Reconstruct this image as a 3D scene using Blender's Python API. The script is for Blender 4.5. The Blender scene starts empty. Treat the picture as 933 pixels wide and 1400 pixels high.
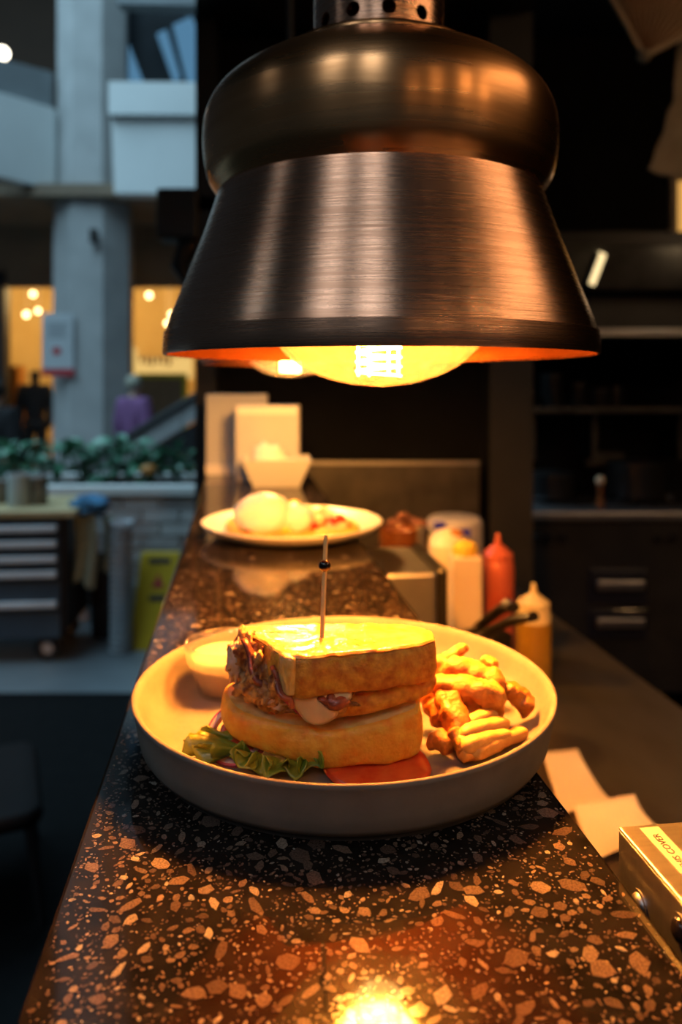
import bpy, bmesh, math, random
from mathutils import Vector, Matrix, noise

random.seed(11)
SC = bpy.context.scene
COL = SC.collection
PI = math.pi

# ------------------------------------------------------------------ camera
F, HX, HY, ZC = 1050.0, 466.5, 525.0, 1.375      # focal length / principal point in pixels of 933x1400, eye height
cam_d = bpy.data.cameras.new('camera')
cam = bpy.data.objects.new('camera', cam_d)
COL.objects.link(cam)
cam.location = (0, 0, ZC)
cam.rotation_euler = (PI / 2, 0, 0)
cam_d.sensor_fit = 'VERTICAL'
cam_d.sensor_height = 36.0
cam_d.sensor_width = 24.0
cam_d.lens = F / 1400 * 36.0
cam_d.shift_y = (HY - 700) / 1400
cam_d.clip_start = 0.02
cam_d.clip_end = 100
cam_d.dof.use_dof = True
cam_d.dof.focus_distance = 0.385
cam_d.dof.aperture_fstop = 5.4
SC.camera = cam

# ------------------------------------------------------------------ world, daylight, exposure
world = bpy.data.worlds.new('world')
SC.world = world
world.use_nodes = True
world.node_tree.nodes['Background'].inputs[0].default_value = (0.55, 0.75, 1.0, 1)
world.node_tree.nodes['Background'].inputs[1].default_value = 0.022


def area(name, loc, target, sx, sy, energy, color):
    l = bpy.data.lights.new(name, 'AREA')
    l.shape = 'RECTANGLE'
    l.size, l.size_y = sx, sy
    l.energy = energy
    l.color = color
    o = bpy.data.objects.new(name, l)
    COL.objects.link(o)
    o.location = loc
    o.rotation_euler = (Vector(target) - Vector(loc)).to_track_quat('-Z', 'Y').to_euler()
    return o


def lamp_point(name, loc, radius, energy, color):
    l = bpy.data.lights.new(name, 'POINT')
    l.energy = energy
    l.color = color
    l.shadow_soft_size = radius
    o = bpy.data.objects.new(name, l)
    COL.objects.link(o)
    o.location = loc
    return o


area('atrium_skylight', (-5.5, 3.4, 9.5), (-5.5, 4.2, 0), 8, 12, 1350, (0.50, 0.80, 1.0))
# unseen daylight sources behind the photographer, added to highlight the copper lamp
for az, w, e in ((-78, 0.7, 8), (-33, 0.9, 17), (-7, 0.8, 19)):
    x, y = 4.2 * math.sin(math.radians(az)), -4.2 * math.cos(math.radians(az)) + .5
    area('copper_highlight_daylight', (x, y, 5.2), (0, 0.5, 1.5), w, 1.8, e, (0.88, 0.94, 1.0))
# warm ceiling spots of the kitchen behind the photographer
for k, (x, y, z, e) in enumerate([(1.5, -1.9, 2.7, 6), (2.1, -1.2, 2.7, 11), (2.9, -1.0, 2.75, 11), (1.05, -2.7, 2.7, 4)]):
    lamp_point('kitchen_ceiling_spot', (x, y, z), 0.045, e, (1.0, 0.55, 0.22))
area('warm_kitchen_fill', (2.5, 0.3, 3.0), (2.3, 0.3, 0), 1.6, 1.0, 16, (1.0, 0.58, 0.28))  # unseen fill added for the broad warm tone of the kitchen
lamp_point('shop_ceiling_light', (-3.6, 12.0, 2.9), 0.35, 120, (1.0, 0.66, 0.26))
lamp_point('shop_ceiling_light', (-6.2, 12.0, 2.9), 0.35, 110, (1.0, 0.66, 0.26))
lamp_point('hood_glint_light', (1.35, 2.75, 1.86), 0.05, 0.35, (1.0, 0.72, 0.4))  # small light added to go with the glowing reflection on the hood

SC.view_settings.view_transform = 'Standard'
SC.view_settings.look = 'None'
SC.view_settings.exposure = 0.0
SC.view_settings.gamma = 1.0
SC.view_settings.use_curve_mapping = False


# ------------------------------------------------------------------ frames of reference
def P(px, py, d):
    """world point that stands at depth d along the view axis, seen at a pixel"""
    return Vector(((px - HX) * d / F, d, ZC - (py - HY) * d / F))


def onz(px, py, z):
    """world point on the level z"""
    d = (ZC - z) * F / (py - HY)
    return Vector(((px - HX) * d / F, d, z))


A = math.atan(0.1324)                     # the counter runs a little to the left of the view axis
RX = Vector((math.cos(A), math.sin(A), 0))
RY = Vector((-math.sin(A), math.cos(A), 0))


def CF(l, d, z):
    v = RX * l + RY * d
    return Vector((v.x, v.y, z))


ZT = 1.150          # counter top
ZB = 0.855          # lower steel bench


# ------------------------------------------------------------------ materials
def nod(nt, t, **kw):
    n = nt.nodes.new(t)
    for k, v in kw.items():
        setattr(n, k, v)
    return n


def mat(name, c1, c2=None, scale=20.0, rough=0.5, metal=0.0, bump=0.0, bscale=None, detail=4.0, coat=0.0,
        sss=0.0, sssc=(1, .4, .2), ssc=0.004, stretch=(1, 1, 1), lo=0.35, hi=0.65, rough2=None, emit=None, es=0.0, aniso=0.0,
        spec=0.5, alpha=1.0, trans=0.0, ior=1.45):
    m = bpy.data.materials.new(name)
    m.use_nodes = True
    nt = m.node_tree
    b = nt.nodes['Principled BSDF']
    tc = nod(nt, 'ShaderNodeTexCoord')
    mp = nod(nt, 'ShaderNodeMapping')
    mp.inputs['Scale'].default_value = stretch
    nt.links.new(tc.outputs['Object'], mp.inputs['Vector'])
    c2 = c2 or tuple(x * 0.85 for x in c1)
    nz = nod(nt, 'ShaderNodeTexNoise')
    nz.inputs['Scale'].default_value = scale
    nz.inputs['Detail'].default_value = detail
    nt.links.new(mp.outputs[0], nz.inputs['Vector'])
    rp = nod(nt, 'ShaderNodeValToRGB')
    rp.color_ramp.elements[0].position = lo
    rp.color_ramp.elements[0].color = (*c1, 1)
    rp.color_ramp.elements[1].position = hi
    rp.color_ramp.elements[1].color = (*c2, 1)
    nt.links.new(nz.outputs[0], rp.inputs[0])
    nt.links.new(rp.outputs[0], b.inputs['Base Color'])
    b.inputs['Roughness'].default_value = rough
    if rough2 is not None:
        mr = nod(nt, 'ShaderNodeMapRange')
        mr.inputs['To Min'].default_value = rough
        mr.inputs['To Max'].default_value = rough2
        nt.links.new(nz.outputs[0], mr.inputs[0])
        nt.links.new(mr.outputs[0], b.inputs['Roughness'])
    b.inputs['Metallic'].default_value = metal
    b.inputs['Specular IOR Level'].default_value = spec
    b.inputs['Coat Weight'].default_value = coat
    b.inputs['Coat Roughness'].default_value = 0.08
    b.inputs['Alpha'].default_value = alpha
    b.inputs['Transmission Weight'].default_value = trans
    b.inputs['IOR'].default_value = ior
    if sss:
        b.inputs['Subsurface Weight'].default_value = sss
        b.inputs['Subsurface Radius'].default_value = sssc
        b.inputs['Subsurface Scale'].default_value = ssc
    if emit:
        b.inputs['Emission Color'].default_value = (*emit, 1)
        b.inputs['Emission Strength'].default_value = es
    if aniso:
        b.inputs['Anisotropic'].default_value = aniso
        b.inputs['Anisotropic Rotation'].default_value = 0.25
        tg = nod(nt, 'ShaderNodeTangent', direction_type='RADIAL', axis='Z')
        nt.links.new(tg.outputs[0], b.inputs['Tangent'])
    if bump:
        n2 = nod(nt, 'ShaderNodeTexNoise')
        n2.inputs['Scale'].default_value = bscale or scale
        n2.inputs['Detail'].default_value = detail
        nt.links.new(mp.outputs[0], n2.inputs['Vector'])
        bp = nod(nt, 'ShaderNodeBump')
        bp.inputs['Strength'].default_value = bump
        bp.inputs['Distance'].default_value = 0.002
        nt.links.new(n2.outputs[0], bp.inputs['Height'])
        nt.links.new(bp.outputs[0], b.inputs['Normal'])
    return m


def emis(name, col, s):
    m = bpy.data.materials.new(name)
    m.use_nodes = True
    nt = m.node_tree
    nt.nodes.remove(nt.nodes['Principled BSDF'])
    e = nod(nt, 'ShaderNodeEmission')
    e.inputs[0].default_value = (*col, 1)
    e.inputs[1].default_value = s
    nt.links.new(e.outputs[0], nt.nodes['Material Output'].inputs[0])
    return m


def thin_glass(name, tint, gloss=0.06, rough=0.03, gcol=(1, 1, 1), haze=0.0):
    """thin-walled glass: light passes straight through, the surface reflects by its angle"""
    m = bpy.data.materials.new(name)
    m.use_nodes = True
    nt = m.node_tree
    nt.nodes.remove(nt.nodes['Principled BSDF'])
    t = nod(nt, 'ShaderNodeBsdfTransparent')
    t.inputs[0].default_value = (*tint, 1)
    g = nod(nt, 'ShaderNodeBsdfGlossy')
    g.inputs['Color'].default_value = (*gcol, 1)
    g.inputs['Roughness'].default_value = rough
    lw = nod(nt, 'ShaderNodeLayerWeight')
    lw.inputs['Blend'].default_value = 0.35
    mr = nod(nt, 'ShaderNodeMapRange')
    mr.inputs['To Min'].default_value = gloss
    mr.inputs['To Max'].default_value = 0.75
    nt.links.new(lw.outputs['Facing'], mr.inputs[0])
    pw = nod(nt, 'ShaderNodeMath', operation='POWER')
    nt.links.new(lw.outputs['Facing'], pw.inputs[0])
    pw.inputs[1].default_value = 2.2
    nt.links.new(pw.outputs[0], mr.inputs[0])
    mx = nod(nt, 'ShaderNodeMixShader')
    nt.links.new(mr.outputs[0], mx.inputs[0])
    if haze:
        tl = nod(nt, 'ShaderNodeBsdfTranslucent')
        tl.inputs[0].default_value = (*tint, 1)
        m0 = nod(nt, 'ShaderNodeMixShader')
        m0.inputs[0].default_value = haze
        nt.links.new(t.outputs[0], m0.inputs[1])
        nt.links.new(tl.outputs[0], m0.inputs[2])
        nt.links.new(m0.outputs[0], mx.inputs[1])
    else:
        nt.links.new(t.outputs[0], mx.inputs[1])
    nt.links.new(g.outputs[0], mx.inputs[2])
    nt.links.new(mx.outputs[0], nt.nodes['Material Output'].inputs[0])
    return m


# ------------------------------------------------------------------ mesh builder (works in world coordinates)
WM = {}


class MB:
    def __init__(s):
        s.v, s.f, s.mi = [], [], []

    def add(s, verts, faces, mi=0):
        o = len(s.v)
        s.v += [Vector(v) for v in verts]
        s.f += [tuple(i + o for i in f) for f in faces]
        s.mi += [mi] * len(faces)
        return s

    def hexa(s, b, t, mi=0):
        """four bottom corners, four top corners, both counter-clockwise from above"""
        return s.add(list(b) + list(t), [(3, 2, 1, 0), (4, 5, 6, 7), (0, 1, 5, 4), (1, 2, 6, 5), (2, 3, 7, 6), (3, 0, 4, 7)], mi)

    def box(s, c, d, m=None, mi=0):
        x, y, z = d[0] / 2, d[1] / 2, d[2] / 2
        pts = [(-x, -y, -z), (x, -y, -z), (x, y, -z), (-x, y, -z), (-x, -y, z), (x, -y, z), (x, y, z), (-x, y, z)]
        c = Vector(c)
        pts = [((m @ Vector(p)) if m else Vector(p)) + c for p in pts]
        return s.hexa(pts[:4], pts[4:], mi)

    def cbox(s, l0, l1, d0, d1, z0, z1, mi=0):
        """box square to the counter"""
        q = [(l0, d0), (l1, d0), (l1, d1), (l0, d1)]
        return s.hexa([CF(a, b, z0) for a, b in q], [CF(a, b, z1) for a, b in q], mi)

    def wbox(s, x0, x1, y0, y1, z0, z1, mi=0):
        q = [(x0, y0), (x1, y0), (x1, y1), (x0, y1)]
        return s.hexa([Vector((a, b, z0)) for a, b in q], [Vector((a, b, z1)) for a, b in q], mi)

    def lathe(s, prof, c, n=48, close=False, m=None, mi=0):
        c = Vector(c)
        vs, fs = [], []
        for r, z in prof:
            for k in range(n):
                a = 2 * PI * k / n
                p = Vector((r * math.cos(a), r * math.sin(a), z))
                vs.append(((m @ p) if m else p) + c)
        L = len(prof)
        for i in range(L if close else L - 1):
            j = (i + 1) % L
            for k in range(n):
                k2 = (k + 1) % n
                fs.append((i * n + k, i * n + k2, j * n + k2, j * n + k))
        if not close:
            if prof[0][0] > 1e-6:
                fs.append(tuple(reversed(range(n))))
            if prof[-1][0] > 1e-6:
                fs.append(tuple((L - 1) * n + k for k in range(n)))
        return s.add(vs, fs, mi)

    def tube(s, pts, r, n=8, mi=0, flat=1.0):
        pts = [Vector(p) for p in pts]
        vs, fs = [], []
        L = len(pts)
        up = None
        for i, p in enumerate(pts):
            t = (pts[min(i + 1, L - 1)] - pts[max(i - 1, 0)]).normalized()
            if up is None:
                up = Vector((0, 0, 1)) if abs(t.z) < 0.9 else Vector((1, 0, 0))
            sd = t.cross(up).normalized()
            up = sd.cross(t).normalized()
            rr = r[i] if isinstance(r, (list, tuple)) else r
            for k in range(n):
                a = 2 * PI * k / n
                vs.append(p + sd * math.cos(a) * rr + up * math.sin(a) * rr * flat)
        for i in range(L - 1):
            for k in range(n):
                k2 = (k + 1) % n
                fs.append((i * n + k, i * n + k2, (i + 1) * n + k2, (i + 1) * n + k))
        fs.append(tuple(reversed(range(n))))
        fs.append(tuple((L - 1) * n + k for k in range(n)))
        return s.add(vs, fs, mi)

    def ball(s, c, r, n=16, rings=10, amp=0.0, freq=1.0, seed=0.0, m=None, mi=0):
        c = Vector(c)
        rr = r if isinstance(r, (list, tuple)) else (r, r, r)
        vs, fs = [], []
        for i in range(rings + 1):
            th = PI * i / rings
            for k in range(n):
                a = 2 * PI * k / n
                u = Vector((math.sin(th) * math.cos(a), math.sin(th) * math.sin(a), -math.cos(th)))
                g = 1 + amp * noise.noise(u * freq + Vector((seed, seed * .7, seed * 1.3))) \
                    + amp * .5 * noise.noise(u * freq * 2.3 + Vector((seed, 3, seed)))
                p = Vector((u.x * rr[0], u.y * rr[1], u.z * rr[2])) * g
                vs.append(((m @ p) if m else p) + c)
        for i in range(rings):
            for k in range(n):
                k2 = (k + 1) % n
                fs.append((i * n + k, i * n + k2, (i + 1) * n + k2, (i + 1) * n + k))
        return s.add(vs, fs, mi)

    def puck(s, outline, z0, z1, rnd=0.003, bulge=0.0, amp=0.0, freq=60.0, fn=None, n=72, mi_side=0, mi_top=0, smooth=True, inner=6):
        """rounded slab over a plan outline [(x, y)]; fn maps a local point to the world"""
        pts = resample(outline, n, smooth)
        cx = sum(p[0] for p in pts) / n
        cy = sum(p[1] for p in pts) / n

        def ring(off, z):
            out = []
            for i, (x, y) in enumerate(pts):
                a, b = pts[i - 1], pts[(i + 1) % n]
                tx, ty = b[0] - a[0], b[1] - a[1]
                l = math.hypot(tx, ty) or 1e-9
                out.append(Vector((x + ty / l * off, y - tx / l * off, z)))
            return out

        def shrink(f, z, off):
            return [Vector((cx + (p.x - cx) * f, cy + (p.y - cy) * f, z)) for p in ring(off, z)]
        rings, tags = [], []
        for k in range(1, inner + 1):
            rings.append(shrink(k / (inner + 1), z0, -rnd)); tags.append(mi_top)
        h = z1 - z0
        rings.append(ring(-rnd, z0)); tags.append(mi_side)
        rings.append(ring(-rnd * .3, z0 + rnd * .3)); tags.append(mi_side)
        for k in range(5):
            t = k / 4
            rings.append(ring(bulge * math.sin(PI * t), z0 + rnd + (h - 2 * rnd) * t)); tags.append(mi_side)
        rings.append(ring(-rnd * .3, z1 - rnd * .3)); tags.append(mi_side)
        rings.append(ring(-rnd, z1)); tags.append(mi_top)
        for k in range(inner, 0, -1):
            rings.append(shrink(k / (inner + 1), z1, -rnd)); tags.append(mi_top)
        vs = []
        for r in rings:
            for p in r:
                q = p.copy()
                if amp:
                    q += Vector((noise.noise(p * freq), noise.noise(p * freq + Vector((7, 1, 3))), noise.noise(p * freq + Vector((2, 9, 5))))) * amp
                    q += Vector((noise.noise(p * freq * 3), noise.noise(p * freq * 3 + Vector((7, 1, 3))), noise.noise(p * freq * 3 + Vector((2, 9, 5))))) * amp * .45
                vs.append(fn(q) if fn else q)
        o = len(s.v)
        s.v += vs
        for i in range(len(rings) - 1):
            for k in range(n):
                k2 = (k + 1) % n
                s.f.append((o + i * n + k, o + i * n + k2, o + (i + 1) * n + k2, o + (i + 1) * n + k))
                s.mi.append(tags[i])
        s.f.append(tuple(o + k for k in reversed(range(n)))); s.mi.append(mi_top)
        s.f.append(tuple(o + (len(rings) - 1) * n + k for k in range(n))); s.mi.append(mi_top)
        return s

    def mesh(s, name, mats, smooth=False, inv=None, origin=None):
        vs = s.v
        if inv:
            vs = [inv @ v for v in vs]
        elif origin is not None:
            vs = [v - origin for v in vs]
        me = bpy.data.meshes.new(name)
        me.from_pydata([tuple(v) for v in vs], [], s.f)
        for m in (mats if isinstance(mats, (list, tuple)) else [mats]):
            me.materials.append(m)
        me.polygons.foreach_set('material_index', s.mi)
        me.polygons.foreach_set('use_smooth', [bool(smooth)] * len(s.f))
        bm = bmesh.new()
        bm.from_mesh(me)
        bmesh.ops.recalc_face_normals(bm, faces=bm.faces)
        bm.to_mesh(me)
        bm.free()
        me.update()
        if smooth and smooth != 'all':
            me.set_sharp_from_angle(angle=math.radians(38))
        return me

    def build(s, name, mats, parent=None, smooth=False, label=None, cat=None, group=None, kind=None, bevel=0.0):
        if parent is not None:
            me = s.mesh(name, mats, smooth, inv=WM[parent].inverted())
            o = bpy.data.objects.new(name, me)
            COL.objects.link(o)
            o.parent = parent
            WM[o] = WM[parent]
        else:
            lo = Vector((min(v.x for v in s.v), min(v.y for v in s.v), min(v.z for v in s.v)))
            hi = Vector((max(v.x for v in s.v), max(v.y for v in s.v), max(v.z for v in s.v)))
            org = Vector(((lo.x + hi.x) / 2, (lo.y + hi.y) / 2, lo.z))
            me = s.mesh(name, mats, smooth, origin=org)
            o = bpy.data.objects.new(name, me)
            COL.objects.link(o)
            o.location = org
            WM[o] = Matrix.Translation(org)
        if bevel:
            b = o.modifiers.new('bevel', 'BEVEL')
            b.width = bevel
            b.segments = 2
            b.limit_method = 'ANGLE'
        return tag(o, label, cat, group, kind)


def resample(pts, n, smooth=True):
    pts = [Vector((p[0], p[1])) for p in pts]
    if smooth:
        dense = []
        L = len(pts)
        for i in range(L):
            p0, p1, p2, p3 = pts[i - 1], pts[i], pts[(i + 1) % L], pts[(i + 2) % L]
            for k in range(12):
                t = k / 12
                dense.append(0.5 * ((2 * p1) + (-p0 + p2) * t + (2 * p0 - 5 * p1 + 4 * p2 - p3) * t * t + (-p0 + 3 * p1 - 3 * p2 + p3) * t ** 3))
        pts = dense
    L = len(pts)
    seg = [(pts[(i + 1) % L] - pts[i]).length for i in range(L)]
    tot = sum(seg)
    out, i, acc = [], 0, 0.0
    for k in range(n):
        t = tot * k / n
        while acc + seg[i] < t and i < L - 1:
            acc += seg[i]
            i += 1
        u = (t - acc) / (seg[i] or 1e-9)
        q = pts[i].lerp(pts[(i + 1) % L], u)
        out.append((q.x, q.y))
    area2 = sum(out[i - 1][0] * out[i][1] - out[i][0] * out[i - 1][1] for i in range(n))
    return out if area2 > 0 else out[::-1]


def tag(o, label=None, cat=None, group=None, kind=None):
    if label: o['label'] = label
    if cat: o['category'] = cat
    if group: o['group'] = group
    if kind: o['kind'] = kind
    return o


def thing(name, label, cat, loc, rz=0.0, group=None, kind=None):
    o = bpy.data.objects.new(name, None)
    COL.objects.link(o)
    o.empty_display_size = 0.02
    o.location = loc
    o.rotation_euler = (0, 0, rz)
    WM[o] = Matrix.Translation(Vector(loc)) @ Matrix.Rotation(rz, 4, 'Z')
    return tag(o, label, cat, group, kind)


def copy_tree(o, parent=None):
    c = o.copy()
    COL.objects.link(c)
    c.parent = parent
    for ch in list(o.children):
        copy_tree(ch, c)
    return c


def rotz(a):
    return Matrix.Rotation(a, 3, 'Z')


def text_mesh(s, size, fn, name, material, parent):
    cu = bpy.data.curves.new(name, 'FONT')
    cu.body = s
    cu.size = size
    cu.extrude = 0.00008
    cu.align_x = 'CENTER'
    cu.align_y = 'CENTER'
    tmp = bpy.data.objects.new(name, cu)
    COL.objects.link(tmp)
    dg = bpy.context.evaluated_depsgraph_get()
    me = bpy.data.meshes.new_from_object(tmp.evaluated_get(dg))
    bpy.data.objects.remove(tmp)
    inv = WM[parent].inverted()
    for v in me.vertices:
        v.co = inv @ fn(v.co)
    me.materials.clear()
    me.materials.append(material)
    o = bpy.data.objects.new(name, me)
    COL.objects.link(o)
    o.parent = parent
    WM[o] = WM[parent]
    return o


# ------------------------------------------------------------------ material library
M = {}
M['terrazzo'] = mat('terrazzo_binder', (0.006, 0.0055, 0.005), (0.014, 0.012, 0.011), 90, rough=0.03, coat=0.0, rough2=0.09, spec=0.25)


def chip_material():
    m = bpy.data.materials.new('stone_chip')
    m.use_nodes = True
    nt = m.node_tree
    b = nt.nodes['Principled BSDF']
    g = nod(nt, 'ShaderNodeNewGeometry')
    oi = nod(nt, 'ShaderNodeObjectInfo')
    ad = nod(nt, 'ShaderNodeMath', operation='ADD')
    fr = nod(nt, 'ShaderNodeMath', operation='FRACT')
    nt.links.new(g.outputs['Random Per Island'], ad.inputs[0])
    nt.links.new(oi.outputs['Random'], ad.inputs[1])
    nt.links.new(ad.outputs[0], fr.inputs[0])
    rp = nod(nt, 'ShaderNodeValToRGB')
    e = rp.color_ramp.elements
    e[0].position, e[0].color = 0.0, (0.085, 0.060, 0.050, 1)
    e[1].position, e[1].color = 1.0, (0.40, 0.36, 0.31, 1)
    for p, c in ((0.35, (0.13, 0.090, 0.072, 1)), (0.65, (0.19, 0.135, 0.105, 1)), (0.85, (0.27, 0.205, 0.16, 1))):
        x = e.new(p)
        x.color = c
    nt.links.new(fr.outputs[0], rp.inputs[0])
    tc = nod(nt, 'ShaderNodeNewGeometry')
    nz = nod(nt, 'ShaderNodeTexNoise')
    nz.inputs['Scale'].default_value = 1100
    nz.inputs['Detail'].default_value = 2
    nt.links.new(tc.outputs['Position'], nz.inputs['Vector'])
    r2 = nod(nt, 'ShaderNodeMapRange')
    r2.inputs[1].default_value, r2.inputs[2].default_value = 0.35, 0.6
    r2.inputs[3].default_value, r2.inputs[4].default_value = 0.38, 0.80
    nt.links.new(nz.outputs[0], r2.inputs[0])
    mx = nod(nt, 'ShaderNodeVectorMath', operation='SCALE')
    nt.links.new(rp.outputs[0], mx.inputs[0])
    nt.links.new(r2.outputs[0], mx.inputs['Scale'])
    nt.links.new(mx.outputs[0], b.inputs['Base Color'])
    b.inputs['Roughness'].default_value = 0.09
    b.inputs['Specular IOR Level'].default_value = 0.4
    return m


M['chip'] = chip_material()
M['copper'] = mat('brushed_copper', (0.80, 0.48, 0.32), (0.68, 0.38, 0.24), 9, rough=0.22, metal=1, stretch=(1, 1, 60), bump=0.10, bscale=26, aniso=0.7, rough2=0.32, lo=.3, hi=.7)
M['copper_dome'] = mat('tarnished_copper', (0.88, 0.48, 0.22), (0.68, 0.34, 0.14), 7, rough=0.20, metal=1, stretch=(1, 1, 14), bump=0.05, bscale=24, aniso=0.6, rough2=0.36, lo=.3, hi=.7)
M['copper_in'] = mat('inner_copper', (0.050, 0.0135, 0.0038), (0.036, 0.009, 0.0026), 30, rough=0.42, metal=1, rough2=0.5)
M['bulb_glass'] = thin_glass('amber_bulb_glass', (1.0, 0.90, 0.66), 0.05, 0.07, (1.0, 0.85, 0.55), haze=0.022)
M['filament'] = emis('filament_glow', (1.0, 0.62, 0.22), 70)
M['brass'] = mat('brass', (0.55, 0.38, 0.16), (0.4, 0.27, 0.1), 40, rough=0.3, metal=1)
M['stoneware'] = mat('grey_stoneware', (0.225, 0.20, 0.175), (0.18, 0.16, 0.14), 34, rough=0.7, bump=0.12, bscale=90, rough2=0.85, spec=0.2)
M['stoneware_dark'] = mat('unglazed_foot', (0.05, 0.046, 0.043), None, 30, rough=0.8)
M['white_china'] = mat('white_china', (0.80, 0.78, 0.76), (0.74, 0.72, 0.70), 12, rough=0.3)
M['crumb'] = mat('toasted_crumb', (0.82, 0.56, 0.24), (0.70, 0.34, 0.08), 90, rough=0.7, bump=0.5, bscale=320, sss=0.5, sssc=(1, .4, .12), ssc=.016)
M['crust'] = mat('bread_crust', (0.98, 0.46, 0.06), (0.60, 0.15, 0.012), 190, rough=0.48, bump=0.7, bscale=420, detail=6, lo=.3, hi=.72, coat=.15, sss=0.55, sssc=(1, .36, .08), ssc=.016)
M['crust_pale'] = mat('golden_crust', (0.99, 0.52, 0.07), (0.86, 0.29, 0.02), 130, rough=0.5, bump=0.5, bscale=380, detail=6, lo=.3, hi=.75, coat=.12, sss=0.55, sssc=(1, .36, .08), ssc=.016)
M['glaze'] = mat('melted_butter_glaze', (0.84, 0.56, 0.20), (0.80, 0.38, 0.06), 85, rough=0.14, bump=1.0, bscale=130, coat=0.6, sss=0.2)
M['cheese'] = mat('melted_cheese', (0.84, 0.56, 0.30), (0.78, 0.47, 0.22), 60, rough=0.3, sss=0.3, coat=.3)
M['chicken'] = mat('chicken_meat', (0.74, 0.52, 0.40), (0.60, 0.36, 0.22), 120, rough=0.5, bump=0.5, bscale=260, sss=0.2)
M['fried'] = mat('fried_chicken_crust', (0.74, 0.36, 0.10), (0.20, 0.05, 0.012), 150, rough=0.42, bump=0.9, bscale=330, lo=.35, hi=.62, coat=.25)
M['bacon'] = mat('bacon', (0.42, 0.09, 0.035), (0.13, 0.022, 0.012), 120, rough=0.35, bump=0.5, bscale=300, coat=.3)
M['onion'] = mat('red_onion_flesh', (0.80, 0.62, 0.62), (0.66, 0.40, 0.46), 60, rough=0.25, sss=0.3, coat=.3)
M['onion_skin'] = mat('red_onion_skin', (0.36, 0.03, 0.09), (0.5, 0.08, 0.16), 60, rough=0.25, coat=.3)
M['tomato'] = mat('tomato', (0.62, 0.055, 0.018), (0.72, 0.12, 0.03), 90, rough=0.2, sss=0.2, coat=.5)
M['lettuce'] = mat('lettuce', (0.36, 0.36, 0.035), (0.12, 0.19, 0.018), 55, rough=0.36, bump=0.5, bscale=190, coat=.2)
M['pick'] = mat('bamboo_pick', (0.95, 0.76, 0.36), (0.90, 0.66, 0.26), 60, rough=0.5)
M['black_gloss'] = mat('black_lacquer', (0.012, 0.009, 0.008), None, 30, rough=0.15, coat=.5)
M['batter'] = mat('battered_fry', (0.80, 0.36, 0.06), (0.60, 0.20, 0.02), 120, rough=0.5, bump=0.7, bscale=260, lo=.4, hi=.7, coat=.1)
M['batter_dark'] = mat('browned_fry', (0.66, 0.25, 0.03), (0.36, 0.10, 0.010), 120, rough=0.45, bump=0.8, bscale=260, lo=.35, hi=.65, coat=.15)
M['batter_pale'] = mat('pale_fry', (0.82, 0.47, 0.13), (0.74, 0.36, 0.07), 100, rough=0.5, bump=0.4, bscale=220)
M['mayo'] = mat('mayonnaise', (0.74, 0.62, 0.44), (0.70, 0.57, 0.38), 30, rough=0.28, coat=.2)
M['cup_glass'] = thin_glass('frosted_cup_glass', (0.93, 0.90, 0.86), 0.05, 0.10, haze=0.22)
M['egg'] = mat('poached_egg', (0.95, 0.93, 0.90), (0.93, 0.90, 0.85), 40, rough=0.35, sss=.2)
M['yolk'] = mat('yellow_sauce', (0.86, 0.55, 0.06), None, 40, rough=0.3)
M['red_fruit'] = mat('red_tomato_pieces', (0.62, 0.02, 0.012), (0.7, 0.06, 0.02), 80, rough=0.3)
M['feta'] = mat('pale_cubes', (0.86, 0.70, 0.48), (0.80, 0.56, 0.30), 80, rough=0.5)
M['steel'] = mat('brushed_steel', (0.46, 0.46, 0.48), (0.38, 0.38, 0.40), 18, rough=0.34, metal=1, stretch=(1, 12, 1), rough2=0.46)
M['steel_dark'] = mat('dull_steel', (0.11, 0.105, 0.10), (0.07, 0.067, 0.065), 12, rough=0.38, metal=1, rough2=0.55)
M['bench'] = mat('worn_bench_steel', (0.27, 0.24, 0.21), (0.19, 0.165, 0.14), 9, rough=0.30, metal=0.9, rough2=0.5, stretch=(1, .4, 1))
M['black_wall'] = mat('black_plaster', (0.003, 0.003, 0.0035), (0.007, 0.007, 0.0078), 5, spec=0.12, rough=0.7, bump=0.2, bscale=12)
M['black_paint'] = mat('black_paint', (0.012, 0.013, 0.016), (0.02, 0.021, 0.025), 8, rough=0.5)
M['black_plastic'] = mat('black_plastic', (0.015, 0.014, 0.014), None, 20, rough=0.3)
M['black_matte'] = mat('matte_black_plastic', (0.006, 0.006, 0.007), None, 20, rough=0.7, spec=.15)
M['rubber'] = mat('black_rubber', (0.02, 0.02, 0.02), None, 20, rough=0.7)
M['paper'] = mat('white_paper', (0.78, 0.74, 0.71), (0.74, 0.70, 0.67), 6, rough=0.7)
M['paper_grey'] = mat('uncoated_white_card', (0.52, 0.52, 0.53), (0.48, 0.48, 0.49), 6, rough=0.8)
M['sticker'] = mat('cream_sticker', (0.80, 0.68, 0.50), None, 6, rough=0.5)
M['ink'] = mat('dark_ink', (0.03, 0.03, 0.03), None, 10, rough=0.6)
M['ink_grey'] = mat('grey_ink', (0.30, 0.32, 0.34), None, 10, rough=0.6)
M['red'] = mat('red_print', (0.40, 0.03, 0.04), None, 10, rough=0.5)
M['cream_plastic'] = mat('cream_plastic', (0.78, 0.66, 0.46), (0.74, 0.60, 0.38), 14, rough=0.4, sss=.1)
M['yellow_plastic'] = mat('yellow_cap', (0.86, 0.56, 0.06), None, 14, rough=0.35)
M['red_sauce'] = mat('red_sauce_bottle', (0.48, 0.085, 0.04), (0.58, 0.14, 0.07), 14, rough=0.35, coat=.3)
M['oil'] = mat('mustard_oil', (0.32, 0.17, 0.015), (0.40, 0.22, 0.02), 14, rough=0.3, coat=.3)
M['pale_cap'] = mat('pale_nozzle', (0.72, 0.60, 0.30), None, 14, rough=0.4)
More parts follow.
